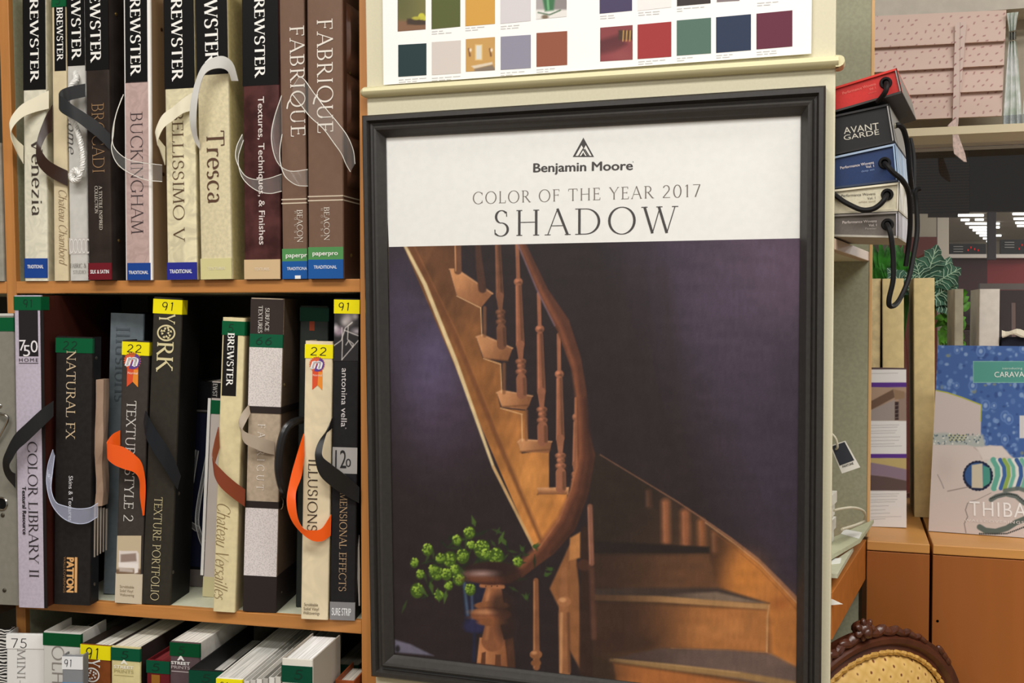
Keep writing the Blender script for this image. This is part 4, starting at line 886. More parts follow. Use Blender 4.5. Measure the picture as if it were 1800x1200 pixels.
b = Book('black book with gold serif title and small gold maker plate on the middle shelf', (94, 1065), (151, 1065), (97.5, 592.5), Z2, None, spine=(44, 41, 40), side=(36, 35, 37), pat='noise', scale=120, amt=.08, group=G2, yaw=math.radians(9), depth=0.24)
b.tape(594, 620, GRN, '22', (110, 136), .006, DNUM)
b.text('NATURAL FX', 'stroke', 117, 132.8, 616, 771, (206, 184, 150), name='title_lettering', thick=.1, thin=.05)
b.text('Skins & Textures', 'sans', 121, 128.5, 836, 915, (214, 212, 216), name='subtitle_lettering')
b.text('PATTON', 'sans', 118, 130.5, 980, 1040, (222, 170, 112), name='maker_lettering', bold=.05)
b.plate('maker_bar', 131.5, 135.8, 979, 1041, (222, 170, 112), 0, .0005)
b.text('WALLCOVERINGS', 'sans', 112, 116, 978, 1041, (150, 112, 74), name='maker_lettering')
b.rivet(169, 629, (120, 116, 110)); b.rivet(166, 1026, (120, 116, 110))
# loose sample leaves hanging out beside the spine
zt, zm = b.f.pside(160, 668, b.w).z, b.f.pside(160, 892, b.w).z
mb = MB(); R = []
for i in range(10):
    f_ = i / 9; z = zm + (zt - zm) * f_; wob = .003 * math.sin(9 * f_) * (1 - f_)
    R.append([(b.w + .001 + wob, .012, z), (b.w + .0105 + .002 * math.sin(14 * f_) * (1 - f_), .02, z), (b.w + .0105 + wob, .040, z), (b.w + .001, .042, z)])
mb.rings(R).build('sample_leaf', mat((172, 144, 122), .5, 'noise', 20, .06), b.root)
for i in range(5):
    xx = 157 + i * 7.2; z0, z1 = b.f.pside(xx, 984 - i * 5, b.w + .003).z, b.f.pside(xx, 892, b.w + .003).z
    MB().prism([(b.w + .001 + i * .0018, .010 + i * .007, z1), (b.w + .0016 + i * .0018, .015 + i * .007, z1), (b.w + .0016 + i * .0018, .014 + i * .007, z0), (b.w + .001 + i * .0018, .011 + i * .007, z0)], (.0006, 0, 0)).build('paper_strip', mat((176, 164, 150), .5), b.root)
b.ribbon([(93, 790, 96, 800, 2), (84, 818, 92, 832, 14), (82, 850, 90, 860, 22), (90, 884, 98, 882, 24), (108, 908, 113, 889, 22), (130, 919, 136, 894, 18), (152, 919, 158, 892, 12), (172, 908, 172, 884, 2)], [mat_clear((205, 210, 235), .24), mat_clear((214, 220, 240), .75)])
b = Book('slate gray book with embossed letters, set back behind the orange strapped book', (181, 1047), (234, 1047), (192.5, 552), Z2, None, spine=(108, 116, 120), side=(40, 42, 44), pat='noise', scale=60, amt=.05, group=G2, yaw=math.radians(9), depth=0.18)
b.text('Illusions', 'stroke', 203, 227, 574, 706, (84, 92, 97), name='title_lettering', thick=.1, thin=.05)
def n_emblem(b, cx, cy, r, y_t):
    """award ribbon printed on the spine: scalloped rosette, swallow tails"""
    c = b.p(cx, cy); R_ = (b.p(cx + r, cy) - c).length; zb = b.p(cx, y_t).z
    def pl(name, pts, col, off): return MB().add([(x, -off, z) for x, z in pts], [tuple(range(len(pts)))]).build(name, mat(col, .5), em)
    em = MB().add([(c.x - R_ * .62, -.0005, c.z), (c.x + R_ * .72, -.0005, c.z), (c.x + R_ * .76, -.0005, zb), (c.x + R_ * .1, -.0005, zb + R_ * .62), (c.x - R_ * .6, -.0005, zb)], [(0, 1, 2, 3, 4)]).build('award_ribbon', mat((216, 84, 48), .5), b.root)
    pl('ribbon_edge', [(c.x + R_ * .2, c.z - R_), (c.x + R_ * .74, c.z - R_), (c.x + R_ * .76, zb), (c.x + R_ * .1, zb + R_ * .62)], (230, 138, 52), .0006)
    pl('rosette', [(c.x + R_ * (1 + .09 * (-1) ** i) * math.cos(2 * math.pi * i / 44), c.z + R_ * (1 + .09 * (-1) ** i) * math.sin(2 * math.pi * i / 44)) for i in range(44)], (214, 96, 60), .0007)
    pl('rosette_purple', [(c.x + R_ * .97 * math.cos(math.radians(a)), c.z + R_ * .97 * math.sin(math.radians(a))) for a in range(-115, 66, 9)], (96, 70, 138), .0008)  # purple half of the printed rosette
    P, W = sans_text('n', .05, 1.0); mb = MB()
    for po in P: mb.add([(c.x + (a / W - .5) * R_ * 1.15 + .45 * (bb - .38) * R_, -.0010, c.z + (bb - .38) * R_ * 1.55) for a, bb in po], [tuple(range(len(po)))])
    mb.build('rosette_letter', mat((240, 236, 236)), em)
    b.text('Normal', 'sans', cx - r * .55, cx + r * .65, cy + r * 1.3, cy + r * 1.62, (248, 220, 200), False, 'ribbon_lettering', em, .0008)
b = Book('slim charcoal book with yellow tape, award ribbon and orange strap', (202.3, 1062.5), (244.7, 1062.5), (213.8, 599.5), Z2, None, spine=(70, 64, 60), side=(40, 37, 36), pat='noise', scale=120, amt=.05, group=G2, yaw=math.radians(9), depth=0.24)
b.tape(600.5, 624, YEL, '22', (223, 249), .02)
n_emblem(b, 233, 634, 14.5, 680)
b.text('TEXTURE STYLE 2', 'stroke', 220.5, 237, 704, 917, (206, 202, 196), name='title_lettering', thick=.1, thin=.06)
def pic_sofa(X, Y):
    p = Paint(X, Y, (196, 178, 148)); p.rect(200, 1000, 250, 1015, (120, 96, 74), 2)
    p.poly([(209, 967), (214, 968), (241, 968), (244, 973), (244, 998), (209, 998)], (222, 212, 206), 1); p.poly([(212, 974), (239, 972), (240, 986), (212, 988)], (148, 128, 118), 1.2)
    p.poly([(208, 988), (243, 990), (243, 1006), (236, 1008), (236, 998), (208, 996)], (234, 226, 220), 1); p.poly([(209, 997), (234, 1000), (234, 1006), (210, 1004)], (190, 176, 166), 1.5); return p.c
P_ = [b.p(204.5, 1008), b.p(247.2, 1008), b.p(248.6, 941), b.p(206.3, 941)]
for v in P_: v.y = -.0005
print_sheet('photo_panel', P_[0], P_[1], P_[2], P_[3], 44, 66, pic_sofa, b.root, b.f)
b.band('spine_base', 1008, 1062.2, (206, 192, 168), .5)
for i, s_ in enumerate(('Scrubbable', 'Solid Vinyl', 'Wallcovering')): b.text(s_, 'sans', 211, 236 - (i == 1) * 2, 1028 + i * 7.2, 1033 + i * 7.2, (140, 124, 104), False, 'small_print', off=.0007)
ORG = mat((238, 96, 24), .25, spec=.6)
b.ribbon([(211, 756, 211, 782, 2), (197, 764, 199, 792, 14), (188, 778, 189, 804, 22), (196, 780, 200, 816, 25), (218, 786, 218, 824, 24), (238, 800, 236, 830, 20), (250, 816, 245, 844, 15), (256, 852, 246, 872, 9), (254, 905, 251, 906, 2)], ORG)
b = Book('tall dark book with gold title, ornament and yellow tape on the middle shelf', (249, 1065.5), (294.3, 1063.5), (268.3, 524), Z2, None, spine=(60, 56, 49), side=(26, 26, 26), pat='noise', scale=110, amt=.05, group=G2, yaw=math.radians(9), depth=.085)
b.tape(525.5, 551, YEL, '91', (284, 306), .022)
GOLD = (214, 202, 156)
b.text('Y', 'stroke', 280, 308, 552, 568, GOLD, name='title_lettering', thick=.13, thin=.06)
b.text('O', 'stroke', 278, 307, 570, 600, GOLD, name='ornament_ring', thick=.09, mono=True)
rs = random.Random(5); c = b.p(292.6, 585)
for i in range(12):
    a = i * 2.4; rr = .0035 + .0017 * math.sqrt(i); rr = min(rr, .0108)
    MB().add([(c.x + rr * math.cos(a) + .0026 * math.cos(j * 1.05 + a) * (1 if j % 2 else .6), -.0008, c.z + rr * math.sin(a) + .0026 * math.sin(j * 1.05 + a) * (1 if j % 2 else .6)) for j in range(6)], [tuple(range(6))]).build('ornament_leaf', mat(GOLD), b.root)
b.text('RK', 'stroke', 276, 304.5, 601, 652, GOLD, name='title_lettering', thick=.13, thin=.06)
b.text('TEXTURE PORTFOLIO', 'stroke', 268.5, 282.5, 873, 1055, (204, 192, 150), name='title_lettering', thick=.09, thin=.045)
b.rivet(314, 867, (110, 106, 100)); b.rivet(304, 1005, (110, 106, 100))
b.ribbon([(256, 722, 253, 742, 3), (263, 736, 257, 768, 14), (275, 756, 270, 794, 20), (290, 778, 287, 820, 18), (306, 806, 300, 842, 10), (318, 836, 312, 860, 2)], mat((32, 35, 40), .34, spec=.35))
b = Book('slim navy book with gray edging, low and set back in the middle shelf', (332, 1032), (362, 1032), (341, 671), Z2, None, spine=(24, 24, 26), side=(22, 22, 24), group=G2, yaw=math.radians(9), depth=0.18)
b.band('spine_edge', 671, 1000, (104, 102, 100), .5, x0=333, x1=336.5); b.band('spine_rule', 720, 723.5, (104, 102, 100)); b.band('spine_panel', 726, 996, (32, 36, 58), .5, x0=338, x1=362); b.band('series_label', 1001, 1032, (112, 104, 100), .5)
b.ribbon([(344, 790, 349, 792, 4), (330, 880, 335, 882, 18), (328, 915, 332, 910, 22), (340, 930, 344, 922, 14), (348, 934, 352, 926, 4)], CLEARW)
b.ribbon([(362, 800, 366, 802, 4), (344, 900, 350, 903, 20), (348, 940, 354, 936, 22), (358, 965, 364, 955, 12), (366, 972, 372, 962, 4)], CLEARW)
b = Book('small pale book with green tape, tucked beside the tall cream script book', (356, 1050), (377, 1050), (371, 672), Z2, None, spine=(198, 188, 180), side=(198, 188, 180), group=G2, yaw=math.radians(9), depth=0.18)
b.band('title_block', 672, 699, (30, 28, 28)); b.text('EWST', 'stroke', 374.5, 382, 674, 697, (190, 188, 184), name='maker_lettering', **BREW)
b.band('spine_edge', 700, 1012, (232, 230, 226), .5, x0=359, x1=364); b.tape(703, 727, GRN, None); b.band('series_label', 1014, 1049.6, (204, 194, 150))
b = Book('tall cream book with script title, green tape and brown strap on the middle shelf', (374, 1077), (409.5, 1077), (390, 559), Z2, None, spine=(220, 206, 162), side=(188, 172, 132), pat='noise', scale=90, amt=.03, group=G2, yaw=math.radians(9), depth=0.24)
b.tape(564, 588.5, GRN, '5', (400, 411), .03, DNUM)
b.band('title_block', 588, 695.5, (34, 31, 30), .45, x0=391.5, x1=416.5); b.text('BREWSTER', 'stroke', 399.5, 411, 585, 677, WHT, name='maker_lettering', **BREW)
b.text('Chateau Versailles', 'stroke', 379.5, 402.5, 882, 1051, (124, 102, 66), name='title_lettering', thick=.06, thin=.025, slant=.4, serif=.04, gap=.02)
b.ribbon([(384, 750, 386, 786, 2), (376, 782, 377, 818, 14), (374, 806, 378, 838, 20), (392, 828, 388, 856, 20), (412, 846, 408, 874, 14), (431, 860, 430, 890, 3)], mat((128, 66, 40), .35, spec=.5))
b = Book('book wrapped in woven white with dark bands and green tape mid spine', (427.5, 1077.6), (480, 1077.6), (440.2, 525), Z2, None, spine=(180, 162, 140), side=(104, 90, 78), pat='noise', scale=120, amt=.05, group=G2, yaw=math.radians(9), depth=0.24)
b.band('spine_top', 525.5, 588, (62, 53, 50), .5, wrap=.0); b.tape(587, 610.5, (26, 92, 66), '66', (449, 478), .004, DNUM)
b.text('SURFACE', 'stroke', 466.5, 473.5, 541, 582, (214, 208, 200), name='title_lettering', thick=.14, thin=.06); b.text('TEXTURES', 'stroke', 454.5, 461.5, 537, 585, (214, 208, 200), name='title_lettering', thick=.14, thin=.06)
b.band('woven_panel', 610.5, 714, (208, 200, 196), .8, pat='weave', scale=420, amt=.12, th=.0012); b.band('dark_band', 714, 726, (56, 48, 45), wrap=.2, th=.0010)
b.text('FABRICUT', 'stroke', 452.5, 465, 745, 861, (232, 224, 214), name='maker_lettering', thick=.09, thin=.05, gap=.5)
b.band('dark_band', 881, 893, (52, 45, 42), wrap=.2, th=.0010); b.band('woven_panel', 893, 1012, (208, 200, 198), .8, pat='weave', scale=420, amt=.12, th=.0012); b.band('spine_base', 1012, 1077.2, (54, 46, 44), .6, wrap=.25, th=.0011)
b.rivet(500, 676, (190, 170, 120)); b.rivet(494, 1040, (150, 140, 120), .0018)
zc = b.f.pside(487, 887, b.w).z
MB().tube([(b.w + .001 + .004 * math.cos(2 * math.pi * i / 14), .010 , zc + .010 * math.sin(2 * math.pi * i / 14)) for i in range(14)], .0012, 6, closed=True).build('strap_ring', CH, b.root, smooth=True)
b.ribbon([(437, 711, 440, 726, 2), (424, 728, 432, 742, 14), (420, 744, 425, 758, 22), (430, 758, 430, 778, 24), (450, 766, 452, 790, 18), (468, 772, 468, 796, 10), (482, 776, 482, 799, 2)], mat((168, 152, 134), .4))
b = Book('dark green-gray book with green tape, recessed behind the cream orange strapped book', (519.5, 1069), (566, 1069), (527, 538), Z2, None, spine=(50, 54, 51), side=(38, 40, 40), pat='noise', scale=60, amt=.05, group=G2, yaw=math.radians(9), depth=0.24)
b.tape(540, 564.5, (10, 54, 38), None, None, .01); b.band('orange_mark', 564.5, 581, (124, 60, 38), .5, x0=544, x1=553)
BLKR = mat((36, 35, 36), .3, spec=.5)
b.cord([(530, 738, 20), (515, 742, 50), (502, 754, 62), (494, 778, 66), (490, 806, 66), (490, 830, 64), (495, 854, 56), (503, 868, 30), (508, 876, 10)], .0066, BLKR, 'carry_handle')
b = Book('cream book with yellow tape, award ribbon and looping orange strap', (528.5, 1089.5), (573.5, 1090.5), (536, 600), Z2, None, spine=(224, 208, 174), side=(196, 176, 138), pat='damask', scale=14, amt=.04, group=G2, yaw=math.radians(9), depth=0.24)
b.tape(605, 629.5, YEL, '22', (545, 574), .01)
n_emblem(b, 557.5, 640, 13, 685)
b.text('ILLUSIONS', 'stroke', 541.5, 558, 806, 934, (62, 48, 36), name='title_lettering', thick=.1, thin=.07, serif=.06)
for i, s_ in enumerate(('Scrubbable', 'Solid Vinyl', 'Wallcoverings')): b.text(s_, 'sans', 535 - i, 559 + i * 1.5, 1059 + i * 7.4, 1064.6 + i * 7.4, (96, 80, 62), False, 'small_print', off=.0007)
b.ribbon([(534, 762, 535, 800, 2), (521, 802, 530, 836, 14), (510, 842, 521, 862, 24), (504, 880, 520, 884, 30), (510, 908, 524, 912, 30), (524, 930, 534, 929, 26), (545, 948, 549, 932, 20), (565, 951, 566, 928, 12), (581, 941, 582, 904, 2)], ORG)
b = Book('black book with a photo of a bow and yellow tape, last on the middle shelf', (580, 1091), (621, 1091.5), (587, 525), Z2, None, spine=(42, 40, 42), side=(28, 27, 28), pat='noise', scale=100, amt=.05, group=G2, yaw=math.radians(9), depth=0.24)
b.tape(526.5, 551, YEL, '91', (594, 615), .004)
def pic_bow(X, Y):
    p = Paint(X, Y, (38, 36, 37)); p.glow(612, 560, 10, 12, (170, 158, 156), .9); p.glow(606, 566, 7, 8, (196, 186, 184), .8); p.ell(624, 556, 5, 5, (150, 140, 138), 3); p.ell(595, 582, 9, 8, (146, 128, 140), 4); p.ell(627, 582, 8, 5, (160, 150, 156), 4); p.ell(590, 576, 4, 6, (190, 180, 184), 3)
    for pts in ([(619, 567), (607, 576), (600, 598), (586, 608)], [(601, 576), (602, 600), (601, 632)], [(612, 574), (611, 596), (620, 610), (621, 604), (613, 598), (608, 606)], [(601, 632), (630, 598)], [(605, 580), (630, 590)], [(612, 572), (619, 566)]): p.line(pts, 1.6, (206, 198, 192), .8, .95)
    return p.c
P_ = [b.p(586.6, 634), b.p(631, 634), b.p(632, 551), b.p(587.3, 551)]
for v in P_: v.y = -.0005
P_[0].x = P_[3].x = .0006; P_[1].x = P_[2].x = b.w - .0006
print_sheet('photo_panel', P_[0], P_[1], P_[2], P_[3], 60, 100, pic_bow, b.root, b.f)
b.text('antonina vella', 'sans', 600.5, 611, 647, 750, (206, 200, 198), name='title_lettering', bold=.003)
b.text('R', 'sans', 607, 609, 751.5, 754, (206, 200, 198), name='title_lettering')
b.band('number_panel', 786, 832, (166, 162, 158), .5, x0=584.5, x1=628); b.text('12', 'sans', 589.5, 609, 789, 822, (44, 42, 42), False, 'number_lettering', off=.0008); b.text('0', 'sans', 608, 617, 805, 820, (44, 42, 42), False, 'number_lettering', off=.0008)
b.text('DIMENSIONAL EFFECTS', 'stroke', 597, 609.5, 848, 1039, (186, 156, 120), name='title_lettering', thick=.1, thin=.045)
series_label(b, 1058, 1091, (134, 132, 132), 'SURE STRIP', (583.5, 617), (1067.5, 1081), (238, 238, 238))
b.ribbon([(585, 732, 584, 752, 2), (574, 760, 566, 768, 14), (567, 786, 556, 786, 22), (567, 802, 554, 806, 26), (580, 814, 562, 834, 24), (600, 829, 582, 854, 18), (616, 842, 606, 870, 10), (632, 856, 631, 884, 4)], mat((30, 30, 31), .34, spec=.4))
lf = BF.px(629, 1064, .03)
o = MB().prism([BF.wor(BF.px(627, 985, .012)), BF.wor(BF.px(631.2, 940, .012)), BF.wor(BF.px(632.4, 1000, .012)), BF.wor(BF.px(632.6, 1064.5, .012)), BF.wor(BF.px(630.5, 1064.5, .012))], Vector((0, .0012, 0))).build('loose_paper', mat((206, 196, 184), .6))
tag(o, 'sliver of white paper slipped between the black book and the post', 'paper')

# lowest visible shelf: the books' tops are seen from above
def low(label, tl, tr, yl=0.0, yaw=3.0, lean=0.0, **kw):
    kw.setdefault('depth', .30)
    kw.setdefault('pdrop', .012)
    b = Book(label, (tl[0] + lean, 1400), (tr[0] + lean, 1400), tl, Z3, yl, math.radians(yaw), ztop=True, group=G3, **kw)
    return b
b = low('black and white zebra patterned book, first on the lowest shelf', (-30, 1106), (7.5, 1110), yl=-.046, depth=.02, yaw=14, spine=(222, 220, 216), pat='zebra', scale=60, c2=(34, 32, 32), pages=(196, 194, 188))
b = low('white book marked with a handwritten 75 on its top flap', (10.5, 1115), (70, 1115), yl=-.046, depth=.043, yaw=14, spine=(226, 225, 222), side=(214, 213, 210), pages=(176, 174, 168))
b.band('top_flap', 1115, 1139.5, (236, 235, 232), th=.0012); b.text('75', 'stroke', 19.5, 48.5, 1121.5, 1137.5, (40, 38, 38), False, 'handwritten_number', off=.0014, thick=.07, mono=True, gap=.14)
b.text('MINI-PRINTS', 'stroke', 30.5, 44.5, 1140, 1285, (132, 128, 126), name='title_lettering', thick=.07, thin=.05)
b = low('white book with blank green tape, second tall white one on the lowest shelf', (75.5, 1111), (136, 1111), yl=-.044, depth=.085, yaw=6, spine=(208, 206, 200), side=(196, 193, 186), pages=(206, 202, 194))
b.tape(1113, 1135, (12, 82, 46), None, None, .006); b.text('OLHIA', 'stroke', 92, 112, 1134, 1236, (136, 130, 124), name='title_lettering', thick=.08, thin=.06, serif=0)
b = low('green-taped olive gray book, recessed behind the yellow taped brown book', (141, 1106), (181, 1110), yl=.046, spine=(86, 88, 78), pages=(110, 108, 96))
b.tape(1107, 1122, (14, 78, 48), None)
b = low('low gray book with white tape numbered 91 on the lowest shelf', (108.5, 1153), (139.5, 1153), yl=-.096, depth=.022, yaw=12, spine=(132, 134, 138), side=(120, 122, 126), pages=(168, 168, 166), pdrop=.002)
b.tape(1153.5, 1176, (226, 227, 228), '91', (112.5, 127), .0, (40, 40, 44)); b.band('spine_base', 1199, 1300, (92, 136, 178))
b = low('brown book with yellow tape and white ornament on the lowest shelf', (141.5, 1132.5), (191.5, 1132.5), yl=-.050, spine=(126, 76, 40), side=(48, 36, 30), pat='noise', scale=60, amt=.06)
b.tape(1133.5, 1158.5, YEL, '91', (150, 175), .004, ny=(1138, 1157))
b.text('Y', 'stroke', 150.5, 176, 1158.5, 1171, WHT, name='title_lettering', thick=.15, thin=.07); b.text('O', 'stroke', 149.5, 174, 1172, 1199, WHT, name='ornament_ring', thick=.09, mono=True)
c = b.p(161.8, 1185.5)
for i in range(10):
    a = i * 2.4; rr = min(.003 + .0017 * math.sqrt(i), .0092)
    MB().add([(c.x + rr * math.cos(a) + .0024 * math.cos(j * 1.05 + a) * (1 if j % 2 else .6), -.0008, c.z + rr * math.sin(a) + .0024 * math.sin(j * 1.05 + a) * (1 if j % 2 else .6)) for j in range(6)], [tuple(range(6))]).build('ornament_leaf', mat(WHT), b.root)
b.text('RK', 'stroke', 149, 174, 1201, 1246, WHT, name='title_lettering', thick=.15, thin=.07)
STREET = dict(bold=.02)
def street(b, x0, x1, y0, c1, c2c):
    b.text('A', 'sans', (x0 + x1) / 2 - 5, (x0 + x1) / 2 + 6, y0, y0 + 8, c1, False, 'maker_lettering', bold=.05)
    b.text('STREET', 'sans', x0, x1, y0 + 10, y0 + 15.5, c1, False, 'maker_lettering', bold=.03)
    b.text('PRINTS', 'sans', x0, x1, y0 + 17.5, y0 + 23, c2c, False, 'maker_lettering')
    b.plate('title_rule', x0, x1, y0 + 27.5, y0 + 28.6, c2c, 0, .0004)
b = low('pale yellow book with green tape numbered 5, right of the brown one', (195.5, 1136), (243.5, 1136), yl=-.050, spine=(216, 204, 150), side=(54, 46, 44), pat='noise', scale=60, amt=.03, spat='noise', pdrop=.001, pages=(224, 218, 204))
b.tape(1139, 1161, (16, 88, 62), '5', (212, 226), .004, DNUM); street(b, 201, 235, 1159, (240, 236, 220), (176, 164, 114))
b = low('low dark red book with green tape on the lowest shelf', (257.5, 1160), (296.5, 1160), yl=-.045, spine=(104, 34, 40), side=(96, 32, 36), pages=(128, 50, 52), pdrop=.006)
b.tape(1160.5, 1183, (16, 84, 60), '5', (266, 281), .0, DNUM); b.band('gold_label', 1186, 1230, (150, 104, 46), .4, x0=266.5, x1=281)
b = low('plum book with white street lettering and green tape on the lowest shelf', (298.5, 1128), (348.5, 1128), yl=-.046, spine=(94, 80, 82), side=(196, 192, 184), pat='noise', scale=60, amt=.04, pages=(228, 224, 216), pdrop=.001)
b.tape(1130, 1153.5, (8, 78, 46), '5', (312, 325), .004, DNUM); street(b, 301.5, 334, 1152, (236, 234, 230), (196, 184, 184))
b = low('black box-like book with green tape numbered 5, open at the top', (332, 1177), (390, 1177), yl=-.096, spine=(36, 36, 38), side=(26, 26, 27), pages=(210, 206, 198), pdrop=.03, yaw=5)
b.tape(1179, 1203, (16, 74, 56), '5', (354, 370), .004, DNUM)
b = low('white album with yellow tape peeking up at the bottom of the frame', (380, 1192), (423, 1192), yl=-.128, spine=(228, 225, 216), side=(214, 211, 204), pages=(206, 204, 198), pdrop=.001, yaw=5)
b.tape(1193, 1216, YEL, '91', (386, 402), .004)
for i in range(6):
    x0 = 428 + i * 11
    b = low(('gray folder of papers, first beside the white album', 'white folder of loose papers, second beside the white album', 'pale paper sleeve, third beside the white album', 'white paper sleeve in the middle of the loose folders', 'gray-white folder, fifth of the loose folders', 'pale folder of papers just left of the green taped white book')[i], (x0, 1197 - i * 1.5), (x0 + 9.6, 1197 - i * 1.5), yl=-.128, spine=((212, 210, 204), (196, 193, 186), (222, 219, 212), (176, 173, 166), (218, 216, 210), (200, 197, 188))[i], pages=(186, 182, 174), yaw=5, name='paper_folder', cat='folder', t=.0012)
    b.root['group'] = 'loose paper folders on the lowest shelf'
b = low('white binder with green tape numbered 5 near the right post', (495, 1158), (546.5, 1158), yl=-.126, depth=.13, spine=(222, 218, 208), side=(164, 156, 144), pages=(238, 236, 230), pdrop=.003, yaw=4)
b.tape(1170, 1199.5, (16, 76, 58), '5', (516, 532), .0, DNUM)
b = low('dark green binder beside the right bookcase post on the lowest shelf', (582, 1168), (629, 1168), yl=.075, spine=(20, 58, 46), side=(34, 36, 34), pages=(120, 116, 106), pdrop=.004)
b = low('brown leather album, lowest at the right end by the post', (588, 1196), (621, 1196), yl=-.03, depth=.09, spine=(150, 82, 48), side=(150, 82, 48), pat='leather', scale=60, amt=.1, pages=(222, 214, 200), pdrop=.008, yaw=4)

# ------------------------------------------------------------------ fabric sample boxes stacked on the right-hand shelf
YB = D + .018
def tri3(a): return Vector(a)
CORD = mat((26, 24, 24), .6, spec=.2)
def sample_box(label, TL, TR, BR, BL, depth, face, rim, side, under, texts, ext=.15, Yf=YB, recess=.003, grommet=None):
    P = [atY(x, y, Yf) for x, y in (BL, BR, TR, TL)]
    dt = (P[3] - P[2]).normalized(); db = (P[0] - P[1]).normalized()
    P[3] = P[2] + dt * ((P[3] - P[2]).length + ext); P[0] = P[1] + db * ((P[0] - P[1]).length + ext)
    ez = (P[2] - P[1]).normalized(); ex = (P[1] - P[0]).normalized()
    fr = Fr(P[0], (1, 0, 0), (0, 1, 0), (0, 0, 1)); root = empty('sample_box', fr, label, 'box', 'fabric sample boxes stacked on the right-hand shelf')
    L = [fr.loc(p) for p in P]; dv = e2 * depth; k = .0028
    u, v = ex, ez
    # outer shell: bottom board, top board, right board; the printed face sits slightly recessed between them
    A, Bq, Cq, Dq = L
    MB().prism([A, Bq, Bq + v * k, A + v * k], dv).build('base_board', mat(under, .55, 'noise', 80, .05), root)
    MB().prism([Dq - v * k, Cq - v * k, Cq, Dq], dv).build('lid_board', mat(rim, .45), root)
    MB().prism([Bq - u * k + v * k, Bq + v * k, Cq - v * k, Cq - u * k - v * k], dv).build('end_board', mat(side, .5, 'noise', 60, .04), root)
    rc = Vector((0, recess, 0))
    MB().prism([A + v * (k + .0001) + rc, Bq + v * (k + .0001) - u * (k + .0001) + rc, Cq - v * (k + .0001) - u * (k + .0001) + rc, Dq - v * (k + .0001) + rc], dv * .97).build('front_panel', mat(face, .5, 'noise', 300, .03), root)
    MB().prism([Bq - u * .001, Bq + u * .0004, Cq + u * .0004, Cq - u * .001], (0, .0035, 0)).build('rim', mat(rim, .45), root)
    for s_, f_, a, b_, h, col in texts:
        panel_text('box_lettering', s_, f_, a, b_, h, col, fr, recess - .0002, root, **({'thick': .1, 'thin': .1, 'mono': True, 'gap': .1} if f_ == 'stroke' else {}))
    if grommet:
        c = fr.px(grommet[0], grommet[1], recess)
        MB().tube([(c.x + .0062 * math.cos(2 * math.pi * i / 16), c.y - .001, c.z + .0062 * math.sin(2 * math.pi * i / 16)) for i in range(16)], .0022, 6, closed=True).build('grommet', CORD, root, smooth=True)
        MB().rings([[(c.x + r_ * math.cos(2 * math.pi * i / 16), c.y - .0006, c.z + r_ * math.sin(2 * math.pi * i / 16)) for i in range(16)] for r_ in (.006, .0002)]).build('grommet_hole', mat((16, 15, 15)), root)
    return root, fr
def cordw(root, fr, pts, r=.0036, name='cord_handle'):
    P = spline([fr.loc(atY(x, y, Y)) for x, y, Y in pts], 7)
    return MB().tube(P, r, 8).build(name, CORD, root, smooth=True)
LT = (226, 214, 208)
r, f = sample_box('gray fabric sample box with drooping black cord, lowest of the right-hand stack', (1468, 377), (1578.7, 371.5), (1578.7, 418), (1468, 415.5), .19, (104, 98, 92), (132, 126, 120), (178, 174, 180), (170, 164, 152),
    [('Performance Wovens', 'sans', (1481, 390.5), (1541, 388), 5, LT), ('Vol. 1', 'sans', (1527, 395.6), (1541, 395), 4.6, LT), ('Pewter', 'sans', (1521, 401.5), (1541, 401), 3.6, (160, 152, 146))], grommet=(1560, 394.5))
cordw(r, f, [(1559, 394, YB), (1563, 402, YB - .012), (1567, 420, YB - .014), (1570, 452, YB - .012), (1570, 491, YB - .012), (1563, 524, YB - .010), (1564, 537, YB - .005), (1573, 536, YB + .01), (1583, 523, YB + .03), (1597, 490, YB + .05), (1605, 452, YB + .07), (1612, 408, YB + .09), (1611, 360, YB + .10), (1608, 338, YB + .10)])
r, f = sample_box('cream fabric sample box with a black cord looped across its face', (1468, 333), (1581.5, 320), (1580, 370.5), (1468, 375.5), .19, (206, 198, 172), (222, 214, 190), (214, 208, 192), (190, 182, 160),
    [('Performance Wovens', 'sans', (1479, 344), (1538.6, 340), 5, (70, 62, 54)), ('Vol. 1', 'sans', (1524.5, 348.6), (1538.6, 347), 4.6, (70, 62, 54)), ('white sand', 'sans', (1509, 355), (1538.6, 353.2), 3.8, (160, 146, 120))], grommet=(1559.5, 342))
cordw(r, f, [(1559, 342, YB), (1555, 350, YB - .013), (1546, 360, YB - .015), (1533, 367.5, YB - .015), (1514, 368.5, YB - .015), (1490, 358, YB - .006), (1476, 349, YB - .001), (1462, 338, YB + .0)])
r, f = sample_box('navy blue fabric sample box below the black one in the right-hand stack', (1466, 275), (1573, 252), (1579, 318.5), (1467, 331.5), .20, (32, 56, 96), (150, 168, 190), (150, 176, 204), (60, 70, 90),
    [('Performance Wovens', 'sans', (1477, 295), (1536, 285), 5, LT), ('Vol. 1', 'sans', (1522, 293.4), (1536, 291), 4.6, LT), ('deep sea', 'sans', (1514, 301), (1537, 297), 3.8, (120, 140, 180))], grommet=(1555, 286.5))
cordw(r, f, [(1555, 287, YB), (1560, 292, YB - .012), (1570, 303, YB - .012), (1587, 318, YB - .004), (1597, 340, YB + .02), (1600, 387, YB + .04), (1597, 430, YB + .05), (1592, 468, YB + .05)])
r, f = sample_box('black sample box with thin silver two-line lettering in the right-hand stack', (1468, 202), (1562, 182), (1573, 250), (1466, 272.5), .20, (30, 28, 29), (44, 42, 42), (150, 148, 144), (40, 38, 38),
    [('AVANT', 'sans', (1483, 229.6), (1544.5, 220.8), 12, (196, 190, 176)), ('GARDE', 'sans', (1483, 242), (1545, 231.4), 9.4, (196, 190, 176))])
